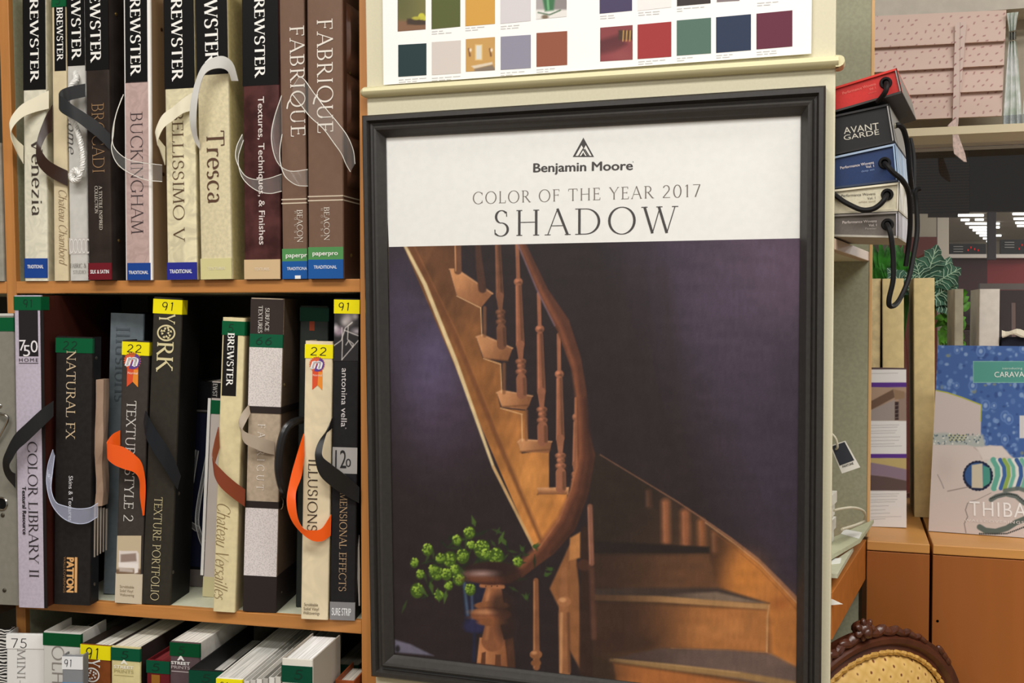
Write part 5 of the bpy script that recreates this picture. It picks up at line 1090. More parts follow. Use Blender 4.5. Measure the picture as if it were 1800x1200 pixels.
c = onside(1574, 221); q_ = f.loc(atY(1574, 221, YB + .02))
MB().tube([(q_.x, q_.y + .003 * math.cos(2 * math.pi * i / 12), q_.z + .003 * math.sin(2 * math.pi * i / 12)) for i in range(12)], .0012, 6, closed=True).build('grommet', mat((190, 180, 150), .3, metal=.9), r, smooth=True)
cordw(r, f, [(1574, 221, YB + .02), (1580, 220, YB + .02), (1587, 226, YB + .03), (1592, 240, YB + .04), (1596, 262, YB + .05), (1599, 300, YB + .06), (1602, 330, YB + .08)], .0038)
cordw(r, f, [(1600, 244, YB + .14), (1605, 270, YB + .13), (1606, 300, YB + .12), (1606, 338, YB + .11), (1612, 333, YB + .11), (1618, 331, YB + .11)], .0034)
r, f = sample_box('red fabric sample box tilted on top of the right-hand stack', (1470, 152), (1576, 119.5), (1586, 163), (1468, 197), .235, (190, 44, 38), (206, 56, 44), (140, 136, 130), (64, 60, 58),
    [('Performance Wovens', 'sans', (1481, 164), (1539, 147), 5, (222, 120, 110)), ('Vol. 1', 'sans', (1528, 157), (1539, 153.6), 4.6, (222, 120, 110)), ('tabasco', 'sans', (1526, 164), (1540, 160), 3.4, (210, 90, 80))], grommet=(1557, 146), ext=.004)
cordw(r, f, [(1558, 146, YB), (1559, 152, YB - .012), (1556, 162, YB - .014), (1549, 172, YB - .008), (1543, 179, YB - .001)])

# ------------------------------------------------------------------ tags and sheets on the lower right-hand shelf
YT = D + .06
CRM = mat((206, 200, 178), .6)
def tag_card(label, quad, Y, m, sw=None, cord=None, lab=None, name='swatch_tag'):
    P = [atY(x, y, Y) for x, y in quad]; fr = Fr(P[3], (1, 0, 0), (0, 1, 0), (0, 0, 1))
    root = empty(name, fr, label, 'tag', 'swatch tags on the right-hand shelf')
    MB().prism([fr.loc(p) for p in P], (0, .0012, 0)).build('card', m, root)
    if sw: MB().prism([fr.px(x, y, -.0006) for x, y in sw[0]], (0, .0005, 0)).build('swatch', mat(sw[1], .6), root)
    if cord: MB().tube(spline([fr.loc(atY(x, y, yy)) for x, y, yy in cord], 6), .0017, 8).build('cord_loop', CRM, root, smooth=True)
    if lab: panel_text('tag_lettering', lab[0], 'sans', lab[1], lab[2], lab[3], (70, 68, 64), fr, -.0002, root, bold=.02)
    return root
tag_card('gray swatch tag with dark blue square hanging from a cream cord', [(1459, 783), (1486, 774.5), (1512, 821), (1480, 832)], YT, mat((222, 218, 208), .5), ([(1462, 784.5), (1484.5, 776.5), (1501.5, 808.5), (1476, 818)], (52, 54, 62)),
    [(1457, 760, YT - .004), (1464, 764, YT - .008), (1470, 773, YT - .008), (1472, 786, YT - .004), (1468, 790, YT + .002)], ('PANTONE', (1481, 820), (1500, 813.5), 4))
zs = zb_t + .036
st = [atZ(1440, 930, zs), atZ(1461, 935, zs), atZ(1536, 912.5, zs), atZ(1513, 946, zs), atZ(1464, 1001, zs), atZ(1440, 1010, zs)]
def flat_sheet(label, pts, z, th, m, name='sample_sheet', extra=None):
    P = [atZ(x, y, z) for x, y in pts]
    for p_ in P:
        p_.y = max(p_.y, D + .016)
        p_.y = min(p_.y, YF - .003)
    fr = Fr(P[0], (1, 0, 0), (0, 1, 0), (0, 0, 1)); root = empty(name, fr, label, 'sample')
    MB().prism([fr.loc(p) - Vector((0, 0, th)) for p in P], (0, 0, th)).build('sheet', m, root)
    if extra:
        pts2, m2, nm = extra; MB().prism([fr.loc(atZ(x, y, z)) for x, y in pts2], (0, 0, .0006)).build(nm, m2, root)
    return root, fr
r, f = flat_sheet('pale sage sample sheet with white tag on its corner, on the lower right-hand shelf', [(1430, 952), (1462, 945), (1536, 912.5), (1512, 947), (1430, 1004)], zs, .006, mat((186, 188, 158), .6, 'noise', 60, .03), extra=([(1478, 938.5), (1484.5, 930), (1515, 936), (1510, 947)], mat((232, 232, 226)), 'paper_tag'))
MB().tube(spline([f.loc(atY(x, y, Y)) for x, y, Y in ((1466, 897, 1.67), (1478, 894, 1.69), (1498, 892, 1.72), (1515, 896, 1.76), (1521, 905, 1.78), (1518, 915, 1.79), (1505, 922, 1.76), (1480, 930, 1.70))], 6), .0021, 8).build('cord_loop', CRM, r, smooth=True)
r, f = flat_sheet('white-tagged gray-green sample sheet, under the pale sage sheet', [(1430, 990), (1468, 984), (1500, 962), (1472, 1012), (1430, 1030)], zs - .010, .006, mat((190, 190, 166), .6, 'noise', 60, .03), extra=([(1448, 982), (1479, 981), (1477, 990), (1448, 993)], mat((232, 232, 226)), 'paper_tag'))
for i in range(4):
    z0 = zb_t + .038 + i * .020
    p0, p1 = Vector((-.22, D + .03, z0)), Vector((XR - .020 + [0, .003, .001, .004][i], D + .03, z0))
    o = MB().prism([p0, p1, p1 + e2 * .16, p0 + e2 * .16], (0, 0, .017)).build('sample_board', mat((226, 224, 212), .6, 'noise', 90, .03)); tag(o, ['white sample board, bottom of the pile behind the panel edge', 'white sample board second from the bottom of the pile behind the panel edge', 'white sample board second from the top of the pile behind the panel edge', 'white sample board, topmost of the pile behind the panel edge'][i], 'sample', 'sample boards on the lower right-hand shelf')
o = MB().prism([atY(x, y, D + .0124) for x, y in ((1452, 1050), (1463, 1053), (1481.5, 1061.5), (1452, 1064))], (0, .001, 0)).build('paper_corner', mat((232, 230, 222))); tag(o, 'white paper corner poking out below the lower right-hand shelf edge', 'paper')

# ------------------------------------------------------------------ low cabinets with books
CABW = mat((160, 98, 48), .45, 'wood', 22, .03); CABT = mat((204, 146, 86), .4, 'wood', 22, -.03)
def cabinet(label, xa, xb, yf, keyhole=None):
    fr = Fr((xa, yf, 0), (1, 0, 0), (0, 1, 0), (0, 0, 1)); root = empty('low_cabinet', fr, label, 'cabinet', 'low wooden cabinets under the window'); w = xb - xa
    MB().box((0, .0005, .06), (w, .45, ZCAB - .0165)).build('carcass', CABW, root)
    MB().box((0, -.0165, .06), (w, .0, ZCAB - .0175)).build('door', CABW, root, bevel=.0008)
    MB().box((0, -.017, ZCAB - .016), (w, .45, ZCAB)).build('top_panel', CABT, root, bevel=.0015)
    MB().box((.02, .03, 0), (w - .02, .43, .0598)).build('plinth', mat((60, 44, 30)), root)
    if keyhole:
        c = fr.px(keyhole[0], keyhole[1], -.0165); MB().rings([[(c.x + rr * math.cos(i * .6283), c.y - .0006, c.z + rr * math.sin(i * .6283)) for i in range(10)] for rr in (.0022, .0001)]).build('keyhole', mat((40, 26, 16)), root)
xg0, xg1 = atY(1634, 1000, cabF).x, atY(1639.5, 1000, cabF).x
cabinet('narrow wooden low cabinet beside the shelf unit, carrying the leaflets', XF + .0005, xg0, cabF + .017)
cabinet('wide wooden low cabinet carrying the blue patterned catalogue', xg1, xg1 + .8, cabF + .017, (1648, 1091))

def at_cab(x, y): return atZ(x, y, ZCAB)
# brochure rack leaflet
pb = at_cab(1561, 927); YBR = pb.y
BRF = Fr((atY(1529, 900, YBR).x, YBR, ZCAB), (1, 0, 0), (0, 1, 0), (0, 0, 1))
br = empty('brochure', BRF, 'tall white and purple leaflet standing at the left end of the cabinets', 'brochure')
def bq(x, y, yl=-.0002):
    v = BRF.px(x, y, yl); v.z = max(v.z, .0005); return v
def pic_brochure(X, Y):
    p = Paint(X, Y, (232, 230, 228)); s = (X - 1530) * .02
    p.rect(1500, 640, 1620, 649, (82, 62, 66), .6); p.rect(1500, 672, 1620, 680.5, (92, 52, 140), .6); p.rect(1500, 680.5, 1620, 739, (158, 132, 112), .6)
    p.poly([(1525, 681), (1600, 681), (1600, 700), (1525, 716)], (172, 146, 126), 1); p.poly([(1525, 708), (1570, 684), (1573, 698), (1528, 722)], (110, 86, 70), 1); p.poly([(1527, 722), (1573, 702), (1573, 739), (1527, 739)], (160, 148, 142), 1)
    p.rect(1573, 706, 1580, 738, (60, 44, 44), 1); p.rect(1580, 690, 1600, 739, (150, 130, 118), 1.5); p.poly([(1571, 684), (1590, 688), (1590, 700), (1573, 702)], (150, 122, 96), 1)
    for y in (713, 720, 727, 734): p.line([(1574, y), (1580, y - 1)], 1, (140, 126, 120), .6)
    p.rect(1500, 797.5, 1620, 805, (92, 52, 140), .6); p.rect(1500, 805, 1620, 861, (148, 128, 140), .6)
    p.poly([(1525, 805), (1600, 805), (1600, 826), (1560, 818), (1525, 812)], (192, 172, 116), 1); p.poly([(1525, 812), (1560, 818), (1600, 827), (1600, 845), (1560, 836), (1525, 832)], (142, 122, 138), 1.2); p.poly([(1525, 834), (1560, 838), (1600, 846), (1600, 862), (1525, 862)], (96, 78, 76), 1)
    for y, x1 in ((656, 1578), (747, 1580), (751, 1577), (757, 1576), (761, 1573), (768, 1582), (774, 1580), (780, 1572), (784, 1585), (868, 1580), (872, 1577), (878, 1577), (882, 1573), (889, 1562), (896, 1556), (902, 1564), (908, 1584), (912, 1556)): p.line([(1531, y + .5), (x1, y - .5)], 1.1, (150, 146, 146), .5, .5)
    return p.c
print_sheet('front_page', bq(1526, 927), bq(1593.5, 927), bq(1593, 646.5), bq(1527, 645.5), 60, 240, pic_brochure, br, BRF, rough=.35)
MB().prism([bq(1526, 926.8, .0), bq(1593.5, 926.8, .0), bq(1593, 646.7, .0), bq(1527, 645.7, .0)], (0, .005, 0)).build('folded_leaves', mat((226, 224, 220), .5), br)
GP = 'plain binders on the low cabinets'
def std(label, bl, br_, tl, yl, spine, side, **kw):
    return Book(label, bl, br_, tl, ZCAB, yl, base=W0, ang=0.0, spine=spine, side=side, group=GP, depth=min(.15, kw.pop('depth', .15)), **kw)
y2 = at_cab(1620, 909).y
print('cab books y', YBR, y2)
std('cream spined book, leftmost behind the leaflet, half hidden by the shelf unit', (1505, 905), (1545, 905), (1508, 490), y2 + .012, (222, 200, 152), (72, 52, 36), pat='noise', depth=.2, name='binder', cat='book')
b = std('cream binder rising directly behind the purple and white leaflet', (1552, 907), (1590, 907), (1550.5, 490), y2 + .004, (226, 204, 150), (170, 150, 108), pat='noise', amt=.04, depth=.2, name='binder', cat='book')
b = std('wide cream binder between the leaflet and the blue patterned catalogue', (1607, 909), (1644, 909), (1605.5, 489), y2, (226, 204, 150), (196, 186, 166), pat='noise', amt=.04, depth=.2, name='binder', cat='book')
for k, x in enumerate((1542, 1600)):
    pts = [(1534, 585), (1549, 590)] if k == 0 else [(1594, 600), (1603, 606)]
yw = y2 + .02
std('stained gray-white book leaning slightly, behind the blue catalogue', (1676, 905), (1692, 905), (1677.5, 508), yw, (176, 168, 146), (206, 196, 180), pat='noise', scale=18, amt=.10, depth=.18, name='binder', cat='book')
std('clean pale gray binder behind the blue catalogue, right of the stained one', (1716, 905), (1752, 905), (1721.5, 508), yw, (218, 210, 200), (232, 228, 222), pat='noise', amt=.03, depth=.18, name='binder', cat='book')
std('dark book low behind the blue catalogue, under a curled paper', (1757, 905), (1815, 905), (1760, 592), yw, (44, 46, 60), (40, 42, 50), depth=.16, name='binder', cat='book')
P0 = atY(1753, 588, yw - .01)
mb = MB(); R = []
for i in range(11):
    x = 1761 + i * 6.5; R.append([atY(x, 580 + 2.5 * math.sin(i * 1.1), yw + .01), atY(x, 588 + 3 * math.sin(i * 1.1 + 1) , yw - .012), atY(x + 1, 590.5 + 3 * math.sin(i * 1.1 + 1.6), yw - .011), atY(x, 582 + 2.5 * math.sin(i * 1.1), yw + .012)])
o = mb.rings(R).build('curled_paper', mat((222, 212, 190), .6, 'noise', 40, .04)); tag(o, 'curled cream paper lying on the dark book behind the blue catalogue', 'paper')

# catalogue leaning against the binders
k0, k1 = at_cab(1632, 934), at_cab(1800, 946)
cx = (k1 - k0); cx.z = 0; cx = cx.normalized(); cback = Vector((-cx.y, cx.x, 0)); lean = math.radians(4)
CT = Fr(k0 + Vector((0, 0, .0012)), cx, cback * math.cos(lean) - Vector((0, 0, 1)) * math.sin(lean), Vector((0, 0, 1)) * math.cos(lean) + cback * math.sin(lean))
ct = empty('catalogue', CT, 'large wallcovering catalogue with blue floral cover and striped bolster, leaning on the cabinet', 'catalogue')
tl_c = CT.px(1648.5, 606.6, 0); wct = .235
q0, q3 = Vector((0, 0, 0)), Vector((tl_c.x, 0, tl_c.z)); q1 = Vector((wct, 0, 0)); q2 = Vector((wct + tl_c.x, 0, tl_c.z))
def pic_cat(X, Y):
    p = Paint(X, Y, (66, 98, 158)); rs = np.random.RandomState(2)
    for i in range(420):
        x, y = rs.uniform(1640, 1900), rs.uniform(600, 815); r = rs.uniform(1.5, 4.2); cc = ((132, 162, 206), (44, 70, 128), (160, 184, 214), (96, 128, 180), (150, 150, 110))[rs.choice(5, p=(.3, .35, .1, .2, .05))]
        p.ell(x, y, r, r * rs.uniform(.6, 1.5), cc, 1.2, .65)
    for i in range(34):
        x, y = rs.uniform(1650, 1880), rs.uniform(612, 800); r = rs.uniform(5, 9)
        p.ell(x, y, r, r * 1.2, (98, 130, 186), 1, .8); p.ell(x, y, r * .72, r * .9, (70, 102, 162), 1, .8); p.ell(x, y, r * .4, r * .5, (150, 174, 208), 1, .8)
    # headboard, pillows, bed
    hb = [(1640, 685), (1664, 689), (1690, 697), (1725, 711), (1724, 772), (1724, 800), (1630, 800)]
    p.poly(hb, (196, 184, 180), 1); p.line([(1646, 686), (1664, 689.5), (1690, 698), (1725, 711.5), (1724, 740)], 2, (168, 172, 60), .7)
    p.poly([(1630, 762), (1662, 760), (1680, 764), (1700, 766), (1728, 764), (1732, 785), (1632, 788)], (170, 176, 172), 2)
    for i in range(60): p.ell(rs.uniform(1638, 1725), rs.uniform(762, 781), 1.3, 1.6, (84, 104, 112) if i % 2 else (214, 214, 204), .6, .9)
    for i in range(26): p.ell(1668 + (i % 9) * 3.6 + (i // 9), 765 + (i // 9) * 4, 1.5, 1.4, (66, 74, 70) if i % 2 else (186, 186, 130), .6, .9)
    p.poly([(1620, 781), (1700, 782), (1716, 786), (1740, 782), (1762, 784), (1776, 800), (1790, 810), (1910, 800), (1910, 960), (1620, 960)], (204, 192, 186), 1.5)
    p.line([(1712, 786), (1722, 794), (1726, 806)], 1.5, (170, 156, 150), 1.2, .8); p.poly([(1716, 786), (1760, 784), (1776, 802), (1728, 808)], (212, 202, 196), 1.5); p.glow(1660, 820, 20, 25, (190, 176, 170), .6)
    p.line([(1648, 834), (1654, 846), (1659, 858)], 1.2, (120, 110, 108), .8, .8); p.line([(1666, 863), (1700, 856), (1722, 852)], 1.5, (120, 108, 104), 1, .8)
    # bolster
    p.poly([(1735, 809), (1800, 803), (1900, 796), (1900, 838), (1800, 846), (1742, 862)], (196, 206, 196), 1)
    for x, w, c in ((1750, 10, (98, 168, 150)), (1757, 5, (214, 220, 212)), (1762, 7, (60, 98, 158)), (1769, 7, (140, 170, 84)), (1778, 6, (110, 178, 158)), (1785, 5, (222, 224, 216)), (1791, 7, (58, 92, 150)), (1800, 7, (112, 176, 156)), (1812, 7, (140, 170, 84)), (1825, 9, (60, 98, 158)), (1840, 8, (200, 206, 198))): p.line([(x - 4, 808), (x + 3, 820), (x + 4, 836), (x - 3, 858)], w, c, .9)
    p.poly([(1690, 790), (1900, 770), (1900, 803), (1800, 802), (1735, 808), (1712, 812), (1700, 820)], (204, 192, 186), 1, .0)
    p.ell(1719, 836, 26, 26, (26, 34, 62), 1.2); p.ell(1718, 835, 22, 22, (52, 86, 140), 1); p.poly([(1728, 818), (1740, 822), (1741, 848), (1728, 856)], (74, 146, 132), 1); p.poly([(1708, 817), (1727, 814), (1728, 858), (1708, 857)], (198, 190, 168), 1)
    for i in range(26): a = i * .2417; p.ell(1719 + 25 * math.cos(a), 836 + 25 * math.sin(a), 1.8, 1.8, (24, 32, 56), .6)
    # trims
    ln = [(1766, 862), (1790, 858), (1815, 866)]; p.line(ln, 7, (96, 106, 100), 1.2, .9)
    p.line([(1742, 878), (1752, 872), (1768, 868), (1786, 872), (1800, 884), (1830, 900)], 8, (98, 108, 104), 1); p.line([(1722, 926), (1732, 932), (1750, 934), (1770, 928), (1786, 918), (1806, 910)], 10, (92, 104, 98), 1)
    for i in range(26):
        x = 1722 + i * 3.2; y = 938 - .0016 * (x - 1744) ** 2 * .6 - max(0, x - 1770) * .3; p.ell(x, y, 1.3, 1.6, (40, 44, 42), .5, .9)
        p.ell(1742 + i * 3, 876 - 8 * math.sin(i * .16) + max(0, i - 15) * 1.2, 1.2, 1.4, (44, 48, 46), .5, .9)
    p.line([(1701, 884), (1697, 896), (1701, 908), (1695, 920), (1698, 936)], 1.6, (128, 118, 114), .7, .9)
    p.line([(1703, 882), (1718, 878), (1742, 866)], 1.2, (138, 128, 124), .7, .8)
    # title plate and small white sign
    p.rect(1710.5, 634.5, 1900, 672.5, (82, 150, 138), .7); p.line([(1711, 635), (1900, 635)], .9, (160, 196, 186), .5, .8); p.line([(1711, 672), (1900, 672)], .9, (160, 196, 186), .5, .8); p.line([(1711, 635), (1711, 672)], .9, (160, 196, 186), .5, .8)
    p.rect(1792, 730, 1830, 770, (206, 204, 204), .8)
    return p.c
print_sheet('cover', q0, q1, q2, q3, 300, 420, pic_cat, ct, CT, rough=.35)
MB().prism([v + Vector((0, .0002, 0)) for v in (q0, q1, q2, q3)], (0, .009, 0)).build('page_block', mat((214, 206, 198), .5), ct)
panel_text('title_lettering', 'CARAVAN', 'sans', (1748, 657.8), (1810, 657.2), 10, (236, 238, 232), CT, -.0004, ct)
panel_text('title_lettering', 'introducing', 'sans', (1762, 647), (1797, 646.8), 4.2, (196, 220, 212), CT, -.0004, ct)
panel_text('maker_lettering', 'THIBAUT', 'sans', (1704, 892.5), (1852, 898), 27, (238, 236, 234), CT, -.0004, ct, spacing=1.15)
panel_text('maker_lettering', 'WALLCOVERINGS', 'sans', (1695, 914), (1800, 918), 5, (226, 220, 216), CT, -.0004, ct, spacing=1.2)

# ------------------------------------------------------------------ chair with an oval upholstered back
YC = 1.74
cc = atY(1535, 1290, YC); sx = (atY(1635, 1290, YC) - atY(1535, 1290, YC)).length / 100; sz = (atY(1535, 1190, YC) - cc).length / 100
CYAW = math.radians(45)
CHF = frame_xz((cc.x, YC, 0), CYAW)
chair = empty('upholstered_chair', CHF, 'carved dark wood chair with oval gold patterned back, in front of the cabinets', 'chair')
CW = mat((90, 52, 35), .3, 'noise', 40, .12, spec=.6)
rx, rz, zc = 150 * sx / math.cos(CYAW), 162 * sz, cc.z
def ov(a, kx=1.0, dy=0.0): return Vector((rx * kx * math.sin(a), dy, zc + rz * kx * math.cos(a)))
R = []
n = 64
for i in range(n):
    a = 2 * math.pi * i / n; o_ = Vector((math.sin(a), 0, math.cos(a))); c = ov(a)
    R.append([c + o_ * d_ + Vector((0, h_, 0)) for d_, h_ in ((-.0155, .018), (-.0165, -.004), (-.012, -.010), (-.006, -.007), (0, -.014), (.007, -.015), (.011, -.008), (.0165, -.009), (.0185, 0), (.016, .018))])
MB().rings(R, closed=True).build('back_frame', CW, chair, smooth=True)
R = []
for k, d_ in ((1.0, .0), (.97, -.008), (.85, -.018), (.6, -.026), (.3, -.031), (.02, -.032)): R.append([ov(2 * math.pi * i / 48, k * .885, d_) for i in range(48)])
PADM = bpy.data.materials.new('gold_upholstery'); PADM.use_nodes = True
nt = PADM.node_tree; tcn = nt.nodes.new('ShaderNodeTexCoord'); mpn = nt.nodes.new('ShaderNodeMapping'); mpn.inputs['Rotation'].default_value = (0, math.radians(45), 0); vo = nt.nodes.new('ShaderNodeTexVoronoi'); vo.inputs['Scale'].default_value = 58; vo.inputs['Randomness'].default_value = .12
mpn.inputs['Scale'].default_value = (1, .01, 1)
rp = nt.nodes.new('ShaderNodeValToRGB'); rp.color_ramp.elements[0].position = .10; rp.color_ramp.elements[0].color = lin3((120, 66, 30)) + (1,); rp.color_ramp.elements[1].position = .17; rp.color_ramp.elements[1].color = lin3((222, 184, 112)) + (1,)
e_n = rp.color_ramp.elements.new(.62); e_n.color = lin3((206, 164, 92)) + (1,)
nt.links.new(tcn.outputs['Object'], mpn.inputs[0]); nt.links.new(mpn.outputs[0], vo.inputs['Vector']); nt.links.new(vo.outputs['Distance'], rp.inputs[0]); nt.links.new(rp.outputs[0], nt.nodes['Principled BSDF'].inputs['Base Color']); nt.nodes['Principled BSDF'].inputs['Roughness'].default_value = .7
MB().rings(R).build('back_pad', PADM, chair, smooth=True)
mb = MB(); Q = []
for i in range(160): a = 2 * math.pi * i / 160; Q.append(ov(a, .893 + .004 * math.sin(i * 2.4), -.009 + .002 * math.cos(i * 2.4)))
mb.tube(Q, .0045, 6, closed=True).build('gimp_trim', mat((196, 150, 78), .6, 'noise', 300, .1), chair, smooth=True)
def lump(mb, c, rad, axis=(1, 0, 0), n=8):
    ax = Vector(axis).normalized(); o1 = ax.orthogonal().normalized(); o2 = ax.cross(o1)
    return mb.rings([[Vector(c) + ax * rad[0] * math.cos(t_) + (o1 * rad[1] * math.cos(2 * math.pi * i / n) + o2 * rad[2] * math.sin(2 * math.pi * i / n)) * max(.03, math.sin(t_)) for i in range(n)] for t_ in [math.pi * j / 7 for j in range(8)]])
crest = MB(); rs = random.Random(8)
top = ov(math.radians(-10))
lump(crest, top + Vector((-.004, -.008, .030)), (.012, .016, .016), (0, 0, 1)); lump(crest, top + Vector((-.004, -.018, .026)), (.008, .009, .009), (0, 1, 0))
for i in range(7):
    a = i * .9; lump(crest, top + Vector((-.004 + .013 * math.cos(a), -.014, .030 + .010 * math.sin(a))), (.008, .006, .005), (math.cos(a), 0, math.sin(a)))
for sgn in (-1, 1):
    for i in range(9):
        a = math.radians(-10) + sgn * (.10 + i * .075); c = ov(a) + Vector((math.sin(a), 0, math.cos(a))) * (.020 - .0009 * i); tg = Vector((math.cos(a) * sgn, -.1, -math.sin(a) * sgn))
        lump(crest, c + Vector((0, -.008, 0)), (.017 - .0008 * i, .0085 - .0005 * i, .007), tg + Vector((math.sin(a), 0, math.cos(a))) * (.5 if i % 2 else -.2))
crest.build('carved_crest', CW, chair, smooth=True)
for a0 in (50, 82): 
    mb = MB(); a = math.radians(a0); c = ov(a) + Vector((math.sin(a), 0, math.cos(a))) * .016; tg = Vector((math.cos(a), 0, -math.sin(a)))
    for j in range(3): lump(mb, c + tg * (.012 * (j - 1)) + Vector((0, -.006, 0)), (.011, .006, .006), tg)
    mb.build('carved_leaf', CW, chair, smooth=True)
zseat = .47; zb_ = zc - rz
for s_ in (-1, 1): MB().tube(spline([(s_ * .10, .0, zb_ + .015), (s_ * .12, .002, (zb_ + zseat) / 2), (s_ * .135, 0, zseat - .02)], 5), .015, 10).build('back_post', CW, chair, smooth=True)
def rrect(x, y0, y1, z, r=.05, n=6):
    pts = []
    for cx_, cy_, a0 in ((x - r, y1 - r, 0), (-x + r, y1 - r, 90), (-x + r, y0 + r, 180), (x - r, y0 + r, 270)):
        for i in range(n + 1): a = math.radians(a0 + 90 * i / n); pts.append((cx_ + r * math.cos(a), cy_ + r * math.sin(a), z))
    return pts
YS0, YS1 = -.44, .03
MB().rings([rrect(.165, YS0, YS1, zseat - .07), rrect(.165, YS0, YS1, zseat - .005)]).build('seat_rail', CW, chair, smooth=True)
MB().rings([rrect(.158, YS0 + .008, YS1 - .03, zseat - .0045), rrect(.162, YS0 + .006, YS1 - .03, zseat + .02), rrect(.145, YS0 + .03, YS1 - .05, zseat + .045), rrect(.08, YS0 + .12, YS1 - .14, zseat + .055)]).build('seat_pad', PADM, chair, smooth=True)
for s_ in (-1, 1):
    for yy, k in ((YS0 + .04, 1), (YS1 - .03, -1)):
        MB().tube(spline([(s_ * .138, yy, zseat - .06), (s_ * .144, yy - .012 * k, .30), (s_ * .136, yy, .13), (s_ * .146, yy - .012 * k, .0005)], 5), [.024 - .0009 * j for j in range(16)], 10).build('leg', CW, chair, smooth=True)

# ------------------------------------------------------------------ window wall with display samples and plants
YW = 2.62
def wz(x, y, Y=YW): return atY(x, y, Y)
zsof = wz(1670, 24, YW - .10).z; zled_t, zled_b = wz(1700, 221, YW - .135).z, wz(1700, 235, YW - .135).z
WX0, WX1 = -.05, 1.9
SILL = ZCAB - .10
WALLM = mat((196, 186, 166), .7, 'noise', 30, .03)
mb = MB(); mb.box((-4, YW, 0), (WX0, YW + .12, CEIL)); mb.box((WX1, YW, 0), (5, YW + .12, CEIL)); mb.box((WX0, YW, 0), (WX1, YW + .12, SILL)); mb.box((WX0, YW, zled_b), (WX1, YW + .12, CEIL))
o = mb.build('wall_back', WALLM); tag(o, kind='structure')
o = MB().box((WX0, YW - .10, zsof), (WX1, YW - .0005, CEIL)).build('trim_1', mat((206, 198, 184), .7, 'noise', 30, .03)); tag(o, kind='structure')
o = MB().box((WX0, YW - .135, zled_b), (WX1, YW - .0005, zled_t)).build('trim_2', mat((226, 212, 178), .5)); tag(o, kind='structure')
o = MB().box((WX0, YW - .17, SILL - .03), (WX1, YW - .0005, SILL)).build('trim_3', mat((206, 196, 172), .5)); tag(o, kind='structure')
wn = empty('window_1', (WX0, YW + .05, SILL), None, None); wn['kind'] = 'structure'
GLS = bpy.data.materials.new('window_glass'); GLS.use_nodes = True
gb = GLS.node_tree.nodes['Principled BSDF']; tr_n = GLS.node_tree.nodes.new('ShaderNodeBsdfTransparent'); mx_n = GLS.node_tree.nodes.new('ShaderNodeMixShader'); fz = GLS.node_tree.nodes.new('ShaderNodeFresnel'); fz.inputs[0].default_value = 1.45
gb.inputs['Base Color'].default_value = (1, 1, 1, 1); gb.inputs['Metallic'].default_value = 1; gb.inputs['Roughness'].default_value = .02
GLS.node_tree.links.new(fz.outputs[0], mx_n.inputs[0]); GLS.node_tree.links.new(tr_n.outputs[0], mx_n.inputs[1]); GLS.node_tree.links.new(gb.outputs[0], mx_n.inputs[2]); GLS.node_tree.links.new(mx_n.outputs[0], GLS.node_tree.nodes['Material Output'].inputs[0])
MB().box((.001, 0, .001), (WX1 - WX0 - .001, .006, zled_b - SILL - .001)).build('window_glass', GLS, wn)
for x in (.001, WX1 - WX0 - .031): MB().box((x, -.02, .001), (x + .03, .03, zled_b - SILL - .001)).build('window_frame', mat((60, 52, 46), .5), wn)

YS = YW - .11
def pic_fabric(seed):
    def fn(X, Y):
        p = Paint(X, Y, (222, 196, 184)); rs = np.random.RandomState(seed)
        for i in range(16):
            for j in range(-3, 7):
                x = 1542 + i * 15.5 + (j % 2) * 7.5 + rs.uniform(-2, 2); y = 26 + (seed % 5) * 45 + j * 11.5 - i * .9 + rs.uniform(-2, 2)
                k = rs.uniform(.45, .95); an = rs.uniform(.2, 1.4)
                if rs.rand() < .12: continue
                p.line([(x - 2.3 * k * math.cos(an), y + 2.3 * k * math.sin(an)), (x + 1.9 * k * math.cos(an), y - 1.9 * k * math.sin(an))], 1.6, (140, 78, 80), .8, .8)
        return p.c
    return fn
SHF = Fr(wz(1543, 205, YS), (1, 0, 0), (0, 1, 0), (0, 0, 1))
sh = empty('roman_shade', SHF, 'pink sprigged roman shade sample with a knotted tie, hanging above the window ledge', 'shade')
ytop = [(30, 19.5), (83, 71), (126, 113.5), (169, 158), (211.5, 203)]
for i in range(4):
    (a0, a1), (b0, b1) = ytop[i], ytop[i + 1]; o1, o2 = .016, .0 + .002
    P = [SHF.px(1520, b0 + 1.5, -o1), SHF.px(1769 - i * 2 - 2, b1 + .5, -o1), SHF.px(1769 - i * 2, a1 - 2, -o2), SHF.px(1520, a0 - 1, -o2)]
    print_sheet('fold', P[0], P[1], P[2], P[3], 150, 44, pic_fabric(i + 10 - 10 % 5), sh, SHF, rough=.8)
    MB().add([P[0], P[1], P[1] + Vector((0, .016, .001)), P[0] + Vector((0, .016, .001))], [(0, 1, 2, 3)]).build('fold_underside', mat((206, 178, 164), .8), sh)
def pic_tie(X, Y):
    p = Paint(X, Y, (222, 200, 190)); rs = np.random.RandomState(1)
    for j in range(26): x, y = 1678 + (j % 2) * 11 + rs.uniform(-1, 2), 38 + j * 9.5; p.line([(x - 2, y + 1.4), (x + 2, y - 2)], 1.8, (132, 72, 74), .7, .85)
    p.line([(1688, 30), (1686, 300)], 1, (176, 150, 140), .6, .8); return p.c
P = [SHF.px(1677, 212, -.022), SHF.px(1687, 212, -.022), SHF.px(1699, 40, -.018), SHF.px(1678.5, 42, -.018)]
P = [SHF.px(1674.5, 212, -.022), SHF.px(1685, 210, -.022), SHF.px(1699, 38, -.019), SHF.px(1679, 40, -.019)]
print_sheet('tie_band', P[0], P[1], P[2], P[3], 20, 160, pic_tie, sh, SHF, rough=.8)
TIE = mat((222, 198, 188), .8, 'noise', 160, .10)
def fold_shape(pts, th=.006, off=-.024): return MB().prism([SHF.px(x, y, off) for x, y in pts], (0, th, 0))
